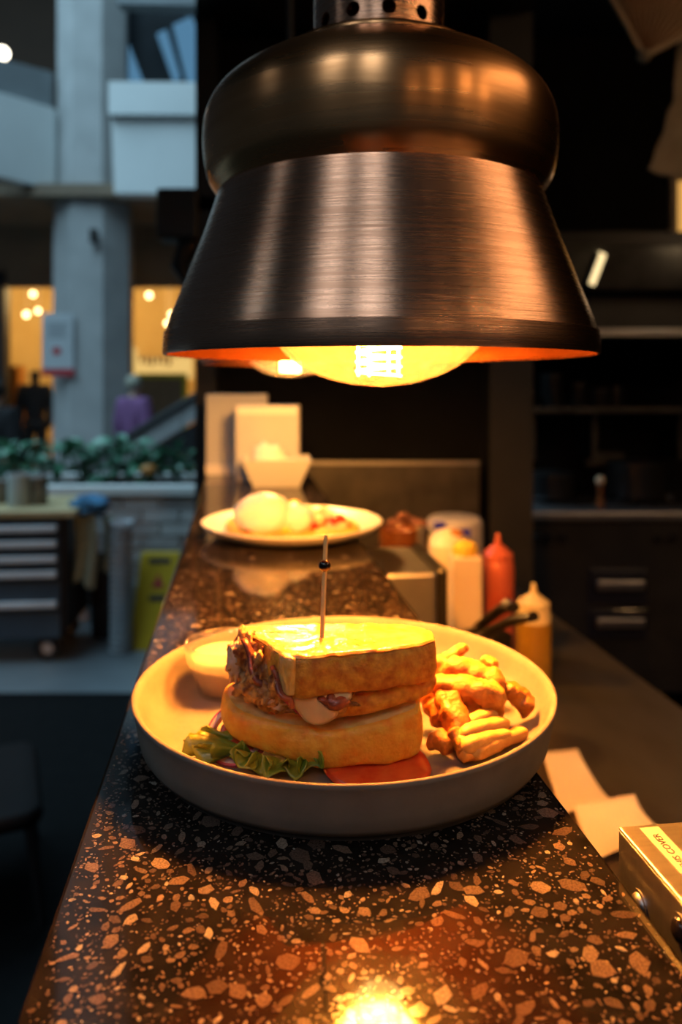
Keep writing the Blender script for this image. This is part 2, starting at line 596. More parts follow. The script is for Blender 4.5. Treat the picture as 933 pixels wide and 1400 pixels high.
M['cling'] = mat('cloudy_plastic', (0.50, 0.47, 0.46), (0.40, 0.38, 0.38), 30, rough=0.25, bump=.6, bscale=60, coat=.4)
M['blue_print'] = mat('blue_print', (0.035, 0.04, 0.42), None, 10, rough=0.4)
M['brown_food'] = mat('brown_nuts', (0.30, 0.12, 0.06), (0.16, 0.055, 0.03), 90, rough=0.6)
M['brown_sauce'] = mat('brown_sauce', (0.16, 0.055, 0.015), None, 20, rough=0.3)
M['concrete'] = mat('pale_concrete', (0.40, 0.41, 0.41), (0.34, 0.35, 0.35), 3, rough=0.8, bump=0.15, bscale=20)
M['white_paint'] = mat('white_painted_board', (0.66, 0.70, 0.70), (0.62, 0.66, 0.66), 2, rough=0.6)
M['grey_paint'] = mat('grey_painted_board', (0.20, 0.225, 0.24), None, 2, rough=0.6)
M['notice'] = mat('pale_notice', (0.44, 0.47, 0.49), None, 2, rough=0.7)
M['soffit'] = mat('brown_soffit', (0.22, 0.165, 0.11), (0.18, 0.13, 0.09), 2, rough=0.8)
M['brown_dark'] = mat('dark_brown_recess', (0.035, 0.018, 0.009), None, 2, rough=0.8)
M['shop_wall'] = mat('shop_wall', (0.62, 0.45, 0.20), (0.56, 0.39, 0.16), 1.5, rough=0.8)
M['shop_floor'] = mat('shop_floor', (0.30, 0.20, 0.10), None, 2, rough=0.4)
M['spot'] = emis('spotlight_glow', (1.0, 0.72, 0.32), 9)
M['spot_white'] = emis('white_spot_glow', (1.0, 0.93, 0.75), 8)
M['sign_glow'] = emis('lit_sign', (1.0, 0.64, 0.20), 0.85)
M['sky_reflection'] = emis('sky_reflection_glow', (0.13, 0.33, 0.55), 0.62)
M['dark_glass'] = mat('dark_glass', (0.008, 0.011, 0.014), (0.014, 0.02, 0.026), 2, rough=0.5, spec=.12)
M['lime'] = mat('lime_frame', (0.36, 0.42, 0.02), None, 4, rough=0.6)
M['board_grey'] = mat('grey_board', (0.13, 0.13, 0.11), (0.08, 0.085, 0.07), 12, rough=0.8)
M['brick'] = mat('grey_brick', (0.40, 0.42, 0.43), (0.27, 0.27, 0.28), 6, rough=0.85, bump=.3, bscale=40)
M['brick_red'] = mat('red_grey_brick', (0.24, 0.18, 0.17), (0.17, 0.13, 0.13), 6, rough=0.85, bump=.3, bscale=40)
M['brick_pale'] = mat('pale_brick', (0.48, 0.52, 0.54), (0.38, 0.41, 0.43), 6, rough=0.85, bump=.3, bscale=40)
M['mortar'] = mat('pale_mortar', (0.68, 0.72, 0.74), (0.60, 0.64, 0.66), 20, rough=0.9)
M['leaf'] = mat('green_leaf', (0.055, 0.22, 0.125), (0.03, 0.12, 0.065), 12, rough=0.36, coat=.15)
M['leaf_pale'] = mat('pale_green_leaf', (0.14, 0.33, 0.24), (0.07, 0.22, 0.14), 12, rough=0.36, coat=.15)
M['soil'] = mat('dark_soil', (0.02, 0.016, 0.012), None, 30, rough=0.95)
M['cart_blue'] = mat('blue_grey_steel', (0.045, 0.075, 0.105), (0.035, 0.058, 0.085), 5, rough=0.42)
M['cart_dark'] = mat('black_cart_steel', (0.014, 0.014, 0.016), None, 5, rough=0.5)
M['handle_alu'] = mat('pale_aluminium', (0.60, 0.68, 0.74), None, 5, rough=0.5, metal=0.0)
M['wood_top'] = mat('pale_wood', (0.46, 0.37, 0.20), (0.36, 0.28, 0.14), 4, rough=0.6, stretch=(1, 8, 1))
M['tin'] = mat('dull_tin', (0.24, 0.23, 0.20), (0.13, 0.115, 0.09), 20, rough=0.45, metal=.7)
M['pale_tin'] = mat('pale_blue_pot', (0.38, 0.46, 0.47), None, 10, rough=0.5)
M['towel'] = mat('pale_green_towel', (0.28, 0.34, 0.26), (0.20, 0.25, 0.19), 60, rough=0.95, bump=.5, bscale=120)
M['blue_cloth'] = mat('blue_cloth', (0.06, 0.22, 0.40), (0.03, 0.10, 0.20), 20, rough=0.9)
M['pipe'] = mat('pale_ribbed_plastic', (0.36, 0.41, 0.44), None, 10, rough=0.5)
M['sign_yellow'] = mat('yellow_sign_plastic', (0.50, 0.34, 0.005), (0.44, 0.29, 0.004), 6, rough=0.5)
M['floor_pale'] = mat('grey_tile_floor', (0.15, 0.175, 0.19), (0.115, 0.135, 0.15), 3, rough=0.4)
M['floor_dark'] = mat('black_rubber_mat', (0.0035, 0.004, 0.0045), (0.005, 0.0055, 0.006), 20, rough=0.8, spec=0.08)
M['kitchen_floor'] = mat('dark_kitchen_floor', (0.015, 0.013, 0.012), None, 6, rough=0.5)
M['purple'] = mat('purple_jumper', (0.22, 0.10, 0.24), (0.18, 0.08, 0.20), 20, rough=0.9)
M['black_cloth'] = mat('black_cloth', (0.010, 0.010, 0.012), None, 20, rough=0.9)
M['skin'] = mat('skin', (0.50, 0.33, 0.24), None, 20, rough=0.5)
M['hair'] = mat('pale_grey_hair', (0.34, 0.34, 0.27), None, 20, rough=0.7)
M['hair_dark'] = mat('dark_hair', (0.02, 0.015, 0.012), None, 20, rough=0.7)
M['fan_paper'] = mat('pale_fan_paper', (0.62, 0.50, 0.36), None, 10, rough=0.8)
M['parchment'] = mat('crumpled_pale_paper', (0.44, 0.38, 0.30), (0.32, 0.27, 0.20), 9, rough=0.85, bump=.3, bscale=20)
M['warm_pane'] = emis('lit_window_pane', (1.0, 0.50, 0.12), 0.75)
M['hood_glint'] = emis('hood_glint_glow', (1.0, 0.74, 0.36), 1.5)
M['oven_glass'] = mat('oven_glass', (0.02, 0.022, 0.035), None, 5, rough=0.2, coat=.5)
M['wood_block'] = mat('orange_wood', (0.42, 0.17, 0.03), None, 6, rough=0.6)

# ================================================================== STRUCTURE
b = MB(); b.wbox(-9, 4.5, 3.42, 17, -0.1, 0.0); b.build('floor', M['floor_pale'], kind='structure', label='grey tiled floor of the mall walkway')
b = MB(); b.wbox(-9, 4.5, -4.5, 3.42, -0.1, 0.0); b.build('floor', M['floor_dark'], kind='structure', label='black rubber floor beside the counter')
b = MB(); b.wbox(-2.0, 4.3, -0.3, 2.34, 3.05, 3.15); b.wbox(-0.45, 4.3, 2.34, 3.9, 3.05, 3.15); b.build('ceiling', M['black_paint'], kind='structure', label='black kitchen ceiling, extended out of view to screen the lamp from skylight')  # carried past the kitchen, out of view, to block skylight on the copper
b = MB(); b.wbox(-0.40, 0.50, 2.34, 2.46, 0.0, 3.05); b.build('wall_back', M['black_wall'], kind='structure', label='black plastered wall at the end of the counter')
b = MB(); b.wbox(0.50, 4.3, 3.72, 3.85, 0.0, 3.05); b.build('wall_kitchen', M['black_wall'], kind='structure', label='dark wall behind the cooking range')
b = MB(); b.wbox(4.2, 4.3, -1.5, 3.72, 0.0, 3.05); b.build('wall_right', M['black_wall'], kind='structure', label='dark side wall of the kitchen')
b = MB(); b.wbox(0.43, 0.555, 2.22, 2.34, 0.0, 3.05); b.build('trim_1', M['black_paint'], kind='structure', label='dark steel corner post at the end of the black wall')
b = MB(); b.wbox(-0.425, -0.365, 2.24, 2.34, 0.0, 3.05); b.build('trim_2', M['black_paint'], kind='structure', label='slim black post at the open end of the wall')
# brow above the end wall
b = MB(); b.wbox(-0.40, 0.55, 2.00, 2.34, 2.45, 3.05); b.build('trim_3', M['black_paint'], kind='structure', label='black boxed-in beam under the ceiling')

# ------------------------------------------------------------------ pass counter
LL, LR, D0, D1 = -0.0783, 0.172, -0.15, 2.02
ctr = thing('pass_counter', 'narrow black terrazzo pass counter speckled with tan stone chips', 'counter', CF((LL + LR) / 2, 0.9, 0), A)
b = MB(); b.cbox(LL, LR, D0, D1, ZT - 0.04, ZT); top = b.build('counter_top', M['terrazzo'], ctr, bevel=0.002)
b = MB(); b.cbox(LL + 0.03, LR - 0.004, D0 + .02, D1 - .02, 0.0, ZT - 0.04); b.build('counter_base', M['black_paint'], ctr)

# stone chips set in the terrazzo: irregular flat stones a hair proud of the binder
random.seed(5)
cells = {}
CS = 0.012


def free(l, d, r):
    ci, cj = int(l // CS), int(d // CS)
    for i in range(ci - 1, ci + 2):
        for j in range(cj - 1, cj + 2):
            for (a, c, q) in cells.get((i, j), ()):
                if (a - l) ** 2 + (c - d) ** 2 < (0.86 * (q + r)) ** 2:
                    return False
    return True


def chip_shape(rnd):
    n = rnd.randint(6, 9)
    el = rnd.uniform(0.34, 0.86)
    out = []
    for k in range(n):
        a = 2 * PI * (k + rnd.uniform(-.3, .3)) / n
        q = rnd.uniform(0.66, 1.08)
        out.append((q * math.cos(a), q * el * math.sin(a)))
    return out


SHAPES = [chip_shape(random) for _ in range(40)]
SHM = []
HCH = 0.00012
for k, sh in enumerate(SHAPES):
    mb = MB()
    n = len(sh)
    mb.add([(x, y, -0.4) for x, y in sh] + [(x * .985, y * .985, 1.0) for x, y in sh],
           [tuple(n + i for i in range(n))] + [(i, (i + 1) % n, n + (i + 1) % n, n + i) for i in range(n)])
    SHM.append(mb.mesh('stone_chip', M['chip'], False, origin=Vector((0, 0, 0))))
chips = []
for cnt, r0, r1, dmax in ((1700, 0.0036, 0.0068, 1.98), (7000, 0.0015, 0.0032, 1.98), (22000, 0.0005, 0.0014, 0.95)):
    for _ in range(cnt):
        r = r0 + (r1 - r0) * random.random() ** 1.6
        l = random.uniform(LL + .5 * r + .002, LR - .5 * r - .002)
        d = 0.16 + (dmax - 0.16) * random.random() ** 1.25
        if l - r < LL + .002 or l + r > LR - .002:
            continue
        if free(l, d, r * 0.8):
            cells.setdefault((int(l // CS), int(d // CS)), []).append((l, d, r * .8))
            chips.append((l, d, r, random.randrange(len(SHAPES)), random.uniform(0, PI)))
chips.sort(key=lambda c: -(c[2] / max(c[1], .25)) if c[1] > .26 and not (.37 < c[1] < .64 and abs(c[0] - .068) < .11) else 0)
for (l, d, r, k, a) in chips[:300]:
    o = bpy.data.objects.new('stone_chip', SHM[k])
    COL.objects.link(o)
    o.parent = top
    p = WM[top].inverted() @ CF(l, d, ZT)
    o.location = p
    o.rotation_euler = (0, 0, a)
    o.scale = (r, r, HCH)
mb = MB()
for (l, d, r, k, a) in chips[300:]:
    ca, sa = math.cos(a), math.sin(a)
    sh = SHAPES[k]
    n = len(sh)
    pts = [(l + r * (x * ca - y * sa), d + r * (x * sa + y * ca)) for x, y in sh]
    mb.add([CF(x, y, ZT - HCH * .4) for x, y in pts] + [CF(x, y, ZT + HCH) for x, y in pts],
           [tuple(n + i for i in range(n))] + [(i, (i + 1) % n, n + (i + 1) % n, n + i) for i in range(n)])
mb.build('stone_chips', M['chip'], top, kind='stuff')

# ------------------------------------------------------------------ lower steel bench
bn = thing('steel_bench', 'low worn steel work bench running along the kitchen side of the counter', 'bench', CF(0.43, 1.0, 0), A)
b = MB(); b.cbox(LR + .002, 0.705, -0.1, 2.05, ZB - 0.035, ZB); b.build('bench_top', M['bench'], bn, bevel=.003)
b = MB(); b.cbox(LR + .02, 0.66, -0.1, 2.0, 0.06, ZB - 0.035); b.build('bench_cabinet', M['steel_dark'], bn)

# ================================================================== HEAT LAMP
LZ = 0.57
lamp_xy = Vector(((518 - HX) * LZ / F, LZ))


def arc_profile(pts, k=6):
    pts = [Vector(p) for p in pts]
    out = []
    L = len(pts)
    for i in range(L - 1):
        p0, p1, p2, p3 = pts[max(i - 1, 0)], pts[i], pts[i + 1], pts[min(i + 2, L - 1)]
        for q in range(k):
            t = q / k
            v = 0.5 * ((2 * p1) + (-p0 + p2) * t + (2 * p0 - 5 * p1 + 4 * p2 - p3) * t * t + (-p0 + 3 * p1 - 3 * p2 + p3) * t ** 3)
            out.append((v.x, v.y))
    out.append(tuple(pts[-1]))
    return out


def thick(prof, t):
    """closed wall: outer profile and the same moved inwards"""
    inner = [(max(r - t, 0.001), z) for r, z in reversed(prof)]
    return prof + inner


def make_heat_lamp(x, y, zr, label, with_parts=True):
    """zr: height of the rim edge"""
    t = thing('heat_lamp', label, 'lamp', (x, y, zr), group='copper heat lamps over the pass')
    c = (x, y, zr - 0.0206)
    # flared skirt with its plain rim band
    skirt = [(0.1548, 0.0355), (0.1500, 0.050), (0.1430, 0.068), (0.1355, 0.088), (0.1285, 0.106), (0.1225, 0.123), (0.1180, 0.137)]
    b = MB(); b.lathe(thick(arc_profile(skirt), 0.0014), c, 128, close=True); b.build('skirt', [M['copper']], t, smooth=True)
    b = MB(); b.lathe(thick([(0.1560, 0.0206), (0.1566, 0.0220), (0.1562, 0.030), (0.1556, 0.0362), (0.1546, 0.0366)], 0.0018), c, 128, close=True)
    b.build('rim_band', M['copper'], t, smooth=True)
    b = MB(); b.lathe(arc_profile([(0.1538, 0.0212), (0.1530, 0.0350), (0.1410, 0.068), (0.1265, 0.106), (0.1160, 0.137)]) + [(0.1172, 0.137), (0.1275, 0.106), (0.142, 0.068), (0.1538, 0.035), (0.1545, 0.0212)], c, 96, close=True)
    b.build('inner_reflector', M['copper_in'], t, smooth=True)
    dome = [(0.1178, 0.1365), (0.1195, 0.1385), (0.1255, 0.1480), (0.1283, 0.163), (0.1290, 0.177), (0.1272, 0.191), (0.1215, 0.2030), (0.1125, 0.2122), (0.0990, 0.2210), (0.0860, 0.2277), (0.0745, 0.2320)]
    b = MB(); b.lathe(thick(arc_profile(dome), 0.0014), c, 128, close=True); b.build('dome', M['copper_dome'], t, smooth=True)
    b = MB(); b.lathe(thick(arc_profile([(0.0750, 0.2310), (0.0752, 0.2345), (0.0725, 0.2375), (0.0640, 0.2400), (0.0560, 0.2440), (0.0486, 0.2470)]), 0.0015), c, 96, close=True)
    b.build('shoulder_ring', M['copper_dome'], t, smooth=True)
    # vented neck: a drilled tube
    n = MB(); n.lathe(thick([(0.0482, 0.2465), (0.0482, 0.330)], 0.0018), c, 96, close=True)
    neck = n.build('vented_neck', M['copper'], t, smooth=True)
    cut = MB()
    for k in range(12):
        a = 2 * PI * k / 12 + 0.10
        d = Vector((math.cos(a), math.sin(a), 0))
        q = Vector(c) + Vector((0, 0, 0.2570)) + d * 0.048
        cut.tube([q - d * 0.012, q + d * 0.012], 0.0052, 16)
    cm = cut.mesh('cut', M['ink'], inv=WM[t].inverted())
    co = bpy.data.objects.new('cut', cm)
    COL.objects.link(co)
    co.parent = t
    bo = neck.modifiers.new('b', 'BOOLEAN')
    bo.object = co
    bo.operation = 'DIFFERENCE'
    bo.solver = 'EXACT'
    bpy.context.view_layer.update()
    dg = bpy.context.evaluated_depsgraph_get()
    nm = bpy.data.meshes.new_from_object(neck.evaluated_get(dg))
    neck.modifiers.clear()
    neck.data = nm
    nm.set_sharp_from_angle(angle=math.radians(38))
    bpy.data.objects.remove(co)
    b = MB(); b.lathe([(0.0495, 0.330), (0.0495, 0.338), (0.030, 0.352), (0.012, 0.362), (0.008, 0.375)], c, 48); b.build('neck_cap', M['copper'], t, smooth=True)
    b = MB(); b.tube([Vector(c) + Vector((0, 0, 0.372)), Vector((x, y, 2.2)), Vector((x, y, 3.04))], 0.006, 12); b.build('hanging_cord', M['rubber'], t, smooth=True)
    b = MB(); b.lathe([(0.0192, 0.1725), (0.1276, 0.1700), (0.1276, 0.1715), (0.0192, 0.1740)], c, 64, close=True); b.build('light_stop_disc', M['copper_in'], t, smooth=True)  # hidden disc added to keep bulb light out of the neck holes
    # bulb: wide globe face, tapering to the socket
    bz = -0.0020
    prof = [(0.0005, bz), (0.016, bz + .0012), (0.032, bz + .0044), (0.048, bz + .0098), (0.062, bz + .0178), (0.0735, bz + .0290), (0.0815, bz + .0425), (0.0845, bz + .057),
            (0.0830, bz + .071), (0.0760, bz + .088), (0.0630, bz + .106), (0.047, bz + .124), (0.032, bz + .140), (0.022, bz + .152), (0.0185, bz + .162)]
    bl = MB(); bl.lathe(arc_profile(prof, 3), c, 64); g = bl.build('light_bulb', M['bulb_glass'], t, smooth='all')
    s = MB(); s.lathe([(0.0190, bz + .160), (0.0200, bz + .170), (0.0200, bz + .195), (0.030, bz + .200), (0.030, bz + .2495)], c, 32); s.build('socket', M['brass'], t, smooth=True)
    fl = MB()
    C = Vector(c)
    hx = []
    for k in range(6 * 18 + 1):
        a = 2 * PI * k / 18
        hx.append(C + Vector((0.0165 * math.cos(a), 0.0165 * math.sin(a), 0.006 + .042 * k / (6 * 18))))
    fl.tube(hx, 0.0007, 6)
    for k in range(4):
        a = 2 * PI * k / 4 + .4
        fl.tube([C + Vector((.0165 * math.cos(a), .0165 * math.sin(a), .006)), C + Vector((.0165 * math.cos(a), .0165 * math.sin(a), .048)), C + Vector((.003 * math.cos(a), .003 * math.sin(a), .066))], 0.0009, 6)
    fl.build('filament', M['filament'], g, smooth=True)
    st = MB(); st.tube([C + Vector((0, 0, 0.022)), C + Vector((0, 0, 0.15))], 0.0022, 8); st.build('filament_stem', M['bulb_glass'], g, smooth=True)
    return t


make_heat_lamp(lamp_xy.x, lamp_xy.y, ZC + 0.0206, 'large brushed copper heat lamp hanging right above the sandwich plate')
L2Z = 1.37
lamp2 = Vector(((397 - HX) * L2Z / F, L2Z))
make_heat_lamp(lamp2.x, lamp2.y, ZC + 0.036, 'copper heat lamp further along the pass, mostly hidden behind the near lamp')
lamp_point('heat_bulb_light', (lamp_xy.x, lamp_xy.y, ZC + 0.049), 0.032, 50, (1.0, 0.355, 0.052))
lamp_point('heat_bulb_light', (lamp2.x, lamp2.y, ZC + 0.050), 0.032, 21, (1.0, 0.48, 0.14))

# ================================================================== NEAR PLATE
PC = Vector((0.002, 0.5005, ZT))


def make_plate():
    t = thing('deep_plate', 'deep grey stoneware plate with upright wall holding the sandwich', 'plate', PC)
    wall = [(0.0005, 0.0030), (0.060, 0.0030), (0.1215, 0.0030), (0.1262, 0.0042), (0.1288, 0.0080), (0.1304, 0.0150), (0.1320, 0.0240), (0.1332, 0.0302), (0.1342, 0.0324), (0.1330, 0.0335),
            (0.1308, 0.0326), (0.1290, 0.0290), (0.1262, 0.0215), (0.1225, 0.0148), (0.1165, 0.0105), (0.108, 0.0088), (0.060, 0.0082), (0.0005, 0.0082)]
    b = MB(); b.lathe(wall, PC, 128); b.build('plate_body', M['stoneware'], t, smooth='all')
    b = MB(); b.lathe(thick([(0.1225, 0.0), (0.1232, 0.0034), (0.1225, 0.0042)], 0.006), PC, 96, close=True); b.build('foot_ring', M['stoneware_dark'], t, smooth=True)


make_plate()
ZF = ZT + 0.0083      # eating surface


def tiltfn(c, ax, ay):
    """tilt about a point: ax raises +x, ay raises +y"""
    c = Vector(c)

    def f(p):
        q = p - c
        return c + Vector((q.x, q.y, q.z + q.x * ax + q.y * ay))
    return f


# ------------------------------------------------------------------ sandwich
sw = thing('sandwich', 'toasted chicken sandwich cut in half and stacked, glazed with melted butter', 'sandwich', (0.0, 0.44, ZF))
lower = [(0.0435, 0.4345), (0.022, 0.4250), (-0.005, 0.4215), (-0.035, 0.4255), (-0.056, 0.4320), (-0.0665, 0.443), (-0.069, 0.460), (-0.052, 0.476), (-0.01, 0.484), (0.030, 0.482), (0.045, 0.472), (0.0455, 0.452)]


def lower_fn(p):
    z0, z1 = ZF + .0050, ZF + .0272
    k = min(max((p.z - z0) / (z1 - z0), 0), 1)
    lift_b = max(0.0, -p.x - .012) * .20
    lift_t = .0060 * min(max((p.x - .005) / .040, 0), 1) + max(0.0, -p.x - .02) * .10 + (p.y - .43) * .19
    return Vector((p.x, p.y, p.z + lift_b * (1 - k) + lift_t * k))


b = MB(); b.puck(lower, ZF + 0.0050, ZF + 0.0272, 0.0030, 0.0012, 0.0012, 70, lower_fn, n=110, mi_side=0, mi_top=1)
b.build('bread_slice', [M['crust_pale'], M['crumb']], sw, smooth='all', label='golden lower bread slice')
mid = [(0.0530, 0.4430), (0.030, 0.4315), (0.006, 0.4255), (-0.012, 0.4290), (-0.020, 0.450), (-0.01, 0.472), (0.03, 0.476), (0.051, 0.466)]
b = MB(); b.puck(mid, ZF + 0.0375, ZF + 0.0490, 0.002, 0.001, 0.0009, 80, tiltfn((0.05, .44, ZF), 0.13, 0.0), n=90, mi_side=0, mi_top=1)
b.build('bread_slice', [M['crust'], M['crumb']], sw, smooth='all')
upper = [(-0.0262, 0.4110), (0.004, 0.4145), (0.030, 0.4205), (0.0500, 0.4300), (0.0545, 0.4380), (0.0520, 0.4500), (0.0390, 0.4620), (0.0050, 0.4665), (-0.030, 0.4670), (-0.0560, 0.4650), (-0.0600, 0.4560), (-0.046, 0.4360)]
ub = [(x, y + .004) for x, y in [(-0.0265, 0.4105)] + upper[1:-1] + [(-0.0590, 0.4555), (-0.0440, 0.4340)]]
b = MB(); b.puck(ub, ZF + 0.0474, ZF + 0.0690, 0.0026, 0.0010, 0.0010, 75, tiltfn((0, .44, ZF), 0.02, 0.0), n=120, mi_side=0, mi_top=1)
b.build('bread_slice', [M['crust'], M['crumb']], sw, smooth='all', label='browned upper bread slice')
cx0, cy0 = 0.0, 0.442
gl = [(cx0 + (x - cx0) * .985, cy0 + (y - cy0) * .985) for x, y in ub]
b = MB(); b.puck(gl, ZF + 0.0678, ZF + 0.0704, 0.0011, 0.0004, 0.0008, 110, tiltfn((0, .44, ZF), 0.02, 0.0), n=120)
# glaze running down the cut corner
b.puck([(-0.0335, 0.4215), (-0.0290, 0.4125), (-0.0245, 0.4135), (-0.0270, 0.4230)], ZF + 0.049, ZF + 0.0696, 0.0015, 0.0006, 0.0006, 120, n=32, inner=3)
b.build('butter_glaze', M['glaze'], sw, smooth='all', label='glossy yellow melted topping')
# chicken pieces showing at the cut end
ch = [((-0.0555, 0.4480, ZF + 0.0560), (0.0105, 0.012, 0.0145), 1.0, 'fried'), ((-0.0610, 0.4430, ZF + 0.0545), (0.0055, 0.006, 0.0115), 2.0, 'chicken'),
      ((-0.0440, 0.4340, ZF + 0.0505), (0.0090, 0.009, 0.0150), 3.0, 'fried'), ((-0.0385, 0.4290, ZF + 0.0430), (0.0100, 0.0090, 0.0100), 4.0, 'fried'),
      ((-0.0505, 0.4350, ZF + 0.0440), (0.0100, 0.0080, 0.0090), 5.0, 'fried'), ((-0.0320, 0.4270, ZF + 0.0410), (0.0110, 0.0080, 0.0070), 6.0, 'chicken'),
      ((-0.0340, 0.4210, ZF + 0.0500), (0.0060, 0.0070, 0.0100), 7.0, 'fried'), ((-0.0220, 0.4260, ZF + 0.0385), (0.0130, 0.0070, 0.0055), 8.0, 'fried'), ((-0.0050, 0.4240, ZF + 0.0400), (0.0150, 0.0070, 0.0065), 9.0, 'fried')]
for p, r, sd, k in ch:
    p = (p[0], p[1] + .004, p[2])
    b = MB(); b.ball(p, r, 36, 24, 0.42, 2.6, sd)
    b.build('chicken_piece', M[k], sw, smooth='all')
for (x0, y0, z0, x1, y1, z1, w) in ((-0.0560, 0.4415, ZF + 0.0690, -0.0410, 0.4270, ZF + 0.0420, 0.0030), (-0.0380, 0.4235, ZF + 0.0600, -0.0270, 0.4120, ZF + 0.0430, 0.0026), (-0.012, 0.4190, ZF + 0.0450, 0.0030, 0.4175, ZF + 0.0430, 0.0036)):
    pts = []
    for k in range(13):
        u = k / 12
        pts.append((x0 + (x1 - x0) * u + .0014 * math.sin(u * 9), y0 + (y1 - y0) * u - .001 * math.sin(u * 12), z0 + (z1 - z0) * u + .001 * math.cos(u * 15)))
    b = MB(); b.tube(pts, [w * (0.6 + .5 * math.sin(PI * min(max(k / 12, .08), .92))) for k in range(13)], 10, flat=0.7); b.build('bacon_strip', M['bacon'], sw, smooth='all')


def front_fn(y, lean=0.0):
    """outline drawn in x-z, thickness along -y"""
    return lambda p: Vector((p.x, y - p.z + lean * (p.y - ZF), p.y))


def pxf(px, py, d):
    q = P(px, py, d)
    return (q.x, q.z)


chs = [pxf(x, y, 0.4175) for x, y in ((398, 948), (425, 946), (455, 950), (478, 952), (477, 962), (466, 970), (457, 985), (440, 992), (420, 989), (408, 975), (398, 962))]
b = MB(); b.puck(chs, -0.006, 0.0035, 0.0022, 0.0006, 0.0006, 90, front_fn(0.4205), n=64); b.build('melted_cheese', M['cheese'], sw, smooth='all')
on = []
for k in range(15):
    u = k / 14
    q = P(382 + 42 * u, 950 + 36 * u ** 1.3, 0.4190 + .004 * math.sin(PI * u))
    on.append(q)
b = MB(); b.tube(on, [0.0008 + .0016 * math.sin(PI * (.1 + .8 * k / 14)) for k in range(15)], 10); b.build('onion_strip', M['onion_skin'], sw, smooth='all')
b = MB(); b.tube([p + Vector((.0022, -.0006, .0014)) for p in on], [0.0006 + .0015 * math.sin(PI * (.1 + .8 * k / 14)) for k in range(15)], 10); b.build('onion_strip', M['onion'], sw, smooth='all')

# pick with bead
q0, q1 = P(440, 880, 0.4440), P(446, 731, 0.4440)
pk = thing('sandwich_pick', 'thin bamboo pick with black bead stuck upright in the sandwich', 'pick', P(440, 868, .444))
b = MB(); b.tube([q0, q0.lerp(q1, .97), q1], [0.00135, 0.00135, 0.0010], 10); b.build('stick', M['pick'], pk, smooth=True)
b = MB(); b.ball(q0.lerp(q1, 0.715), 0.0036, 16, 10); b.build('bead', M['black_gloss'], pk, smooth='all')

# ------------------------------------------------------------------ salad under the sandwich
def leaf_sheet(pts, seed, rows=9, ruffle=0.005):
    """a ruffled leaf between an inner edge under the bread and a free outer edge (x, y, x, y on the plate)"""
    L = len(pts)
    N = 72
    vs = []
    for i in range(N + 1):
        u = i / N * (L - 1)
        k = min(int(u), L - 2)
        t = u - k
        ax, ay, bx, by = [pts[k][j] * (1 - t) + pts[k + 1][j] * t for j in range(4)]
        pa, pb = Vector((ax, ay, ZF + .0065)), Vector((bx, by, ZF + .0045))
        e = math.sin(PI * min(max(i / N, .04), .96)) ** .4
        for r in range(rows + 1):
            v = r / rows
            p = pa.lerp(pb, v * e)
            w = ruffle * v ** 1.4
            p.z += w * (.9 + math.sin(i * .55 + seed) * .8 + .35 * math.sin(i * 1.37 + seed * 2)) + .002 * math.sin(v * PI)
            p.x += w * .9 * math.cos(i * .55 + seed)
            p.y += w * .5 * math.sin(i * .9 + seed)
            vs.append(p)
    W = rows + 1
    fs = [(i * W + r, (i + 1) * W + r, (i + 1) * W + r + 1, i * W + r + 1) for i in range(N) for r in range(rows)]
    return vs, fs


for pts, sd, rf, lab in (([(-.052, .446, -.078, .457), (-.052, .440, -.087, .444), (-.052, .436, -.083, .432), (-.048, .432, -.068, .4235)], 0.4, .0062, 'curled green lettuce leaf at the left end of the sandwich'),
                         ([(-.052, .434, -.066, .4225), (-.040, .430, -.048, .4165), (-.026, .428, -.028, .4130), (-.010, .427, -.008, .4125)], 2.0, .0058, 'ruffled lettuce leaf under the front of the bread')):
    vs, fs = leaf_sheet(pts, sd, ruffle=rf)
    b = MB(); b.add(vs, fs); o = b.build('lettuce_leaf', M['lettuce'], smooth='all', label=lab, cat='lettuce', group='lettuce leaves on the near plate')
    sm = o.modifiers.new('thick', 'SOLIDIFY'); sm.thickness = 0.0006

oc = Vector((-0.0600, 0.4470, ZF + 0.0130))
om = Matrix.Rotation(math.radians(-12), 3, 'Y') @ Matrix.Rotation(math.radians(38), 3, 'X')
t = thing('onion_ring', 'red onion ring with purple skin leaning out beside the lettuce', 'onion', (oc.x, oc.y, ZF))
b = MB(); b.lathe([(0.0150, -0.002), (0.0178, -0.002), (0.0178, 0.002), (0.0150, 0.002)], oc, 48, close=True, m=om); b.build('flesh', M['onion'], t, smooth=True)
b = MB(); b.lathe([(0.0179, -0.0022), (0.0190, -0.0018), (0.0190, 0.0018), (0.0179, 0.0022)], oc, 48, close=True, m=om); b.build('skin', M['onion_skin'], t, smooth=True)
tc_ = Vector((-0.0560, 0.4500, ZF + 0.0125))


def tomato(name, c, r, h, m, label):
    t = thing(name, label, 'tomato', (c[0], c[1], ZF), group='tomato slices on the near plate')
    b = MB(); b.puck([(r * math.cos(a * PI / 8), r * math.sin(a * PI / 8)) for a in range(16)], -h / 2, h / 2, h * .3, h * .12, .0004, 120, lambda p: (m @ p) + Vector(c), n=48); b.build('slice', M['tomato'], t, smooth='all')


tomato('tomato_slice', tc_, 0.0150, 0.006, om, 'red tomato slice inside the onion ring')
tomato('tomato_slice', (0.020, 0.4320, ZF + 0.0022), 0.030, 0.0048, Matrix.Rotation(.02, 3, 'Y'), 'tomato slice flat under the right end of the bread')

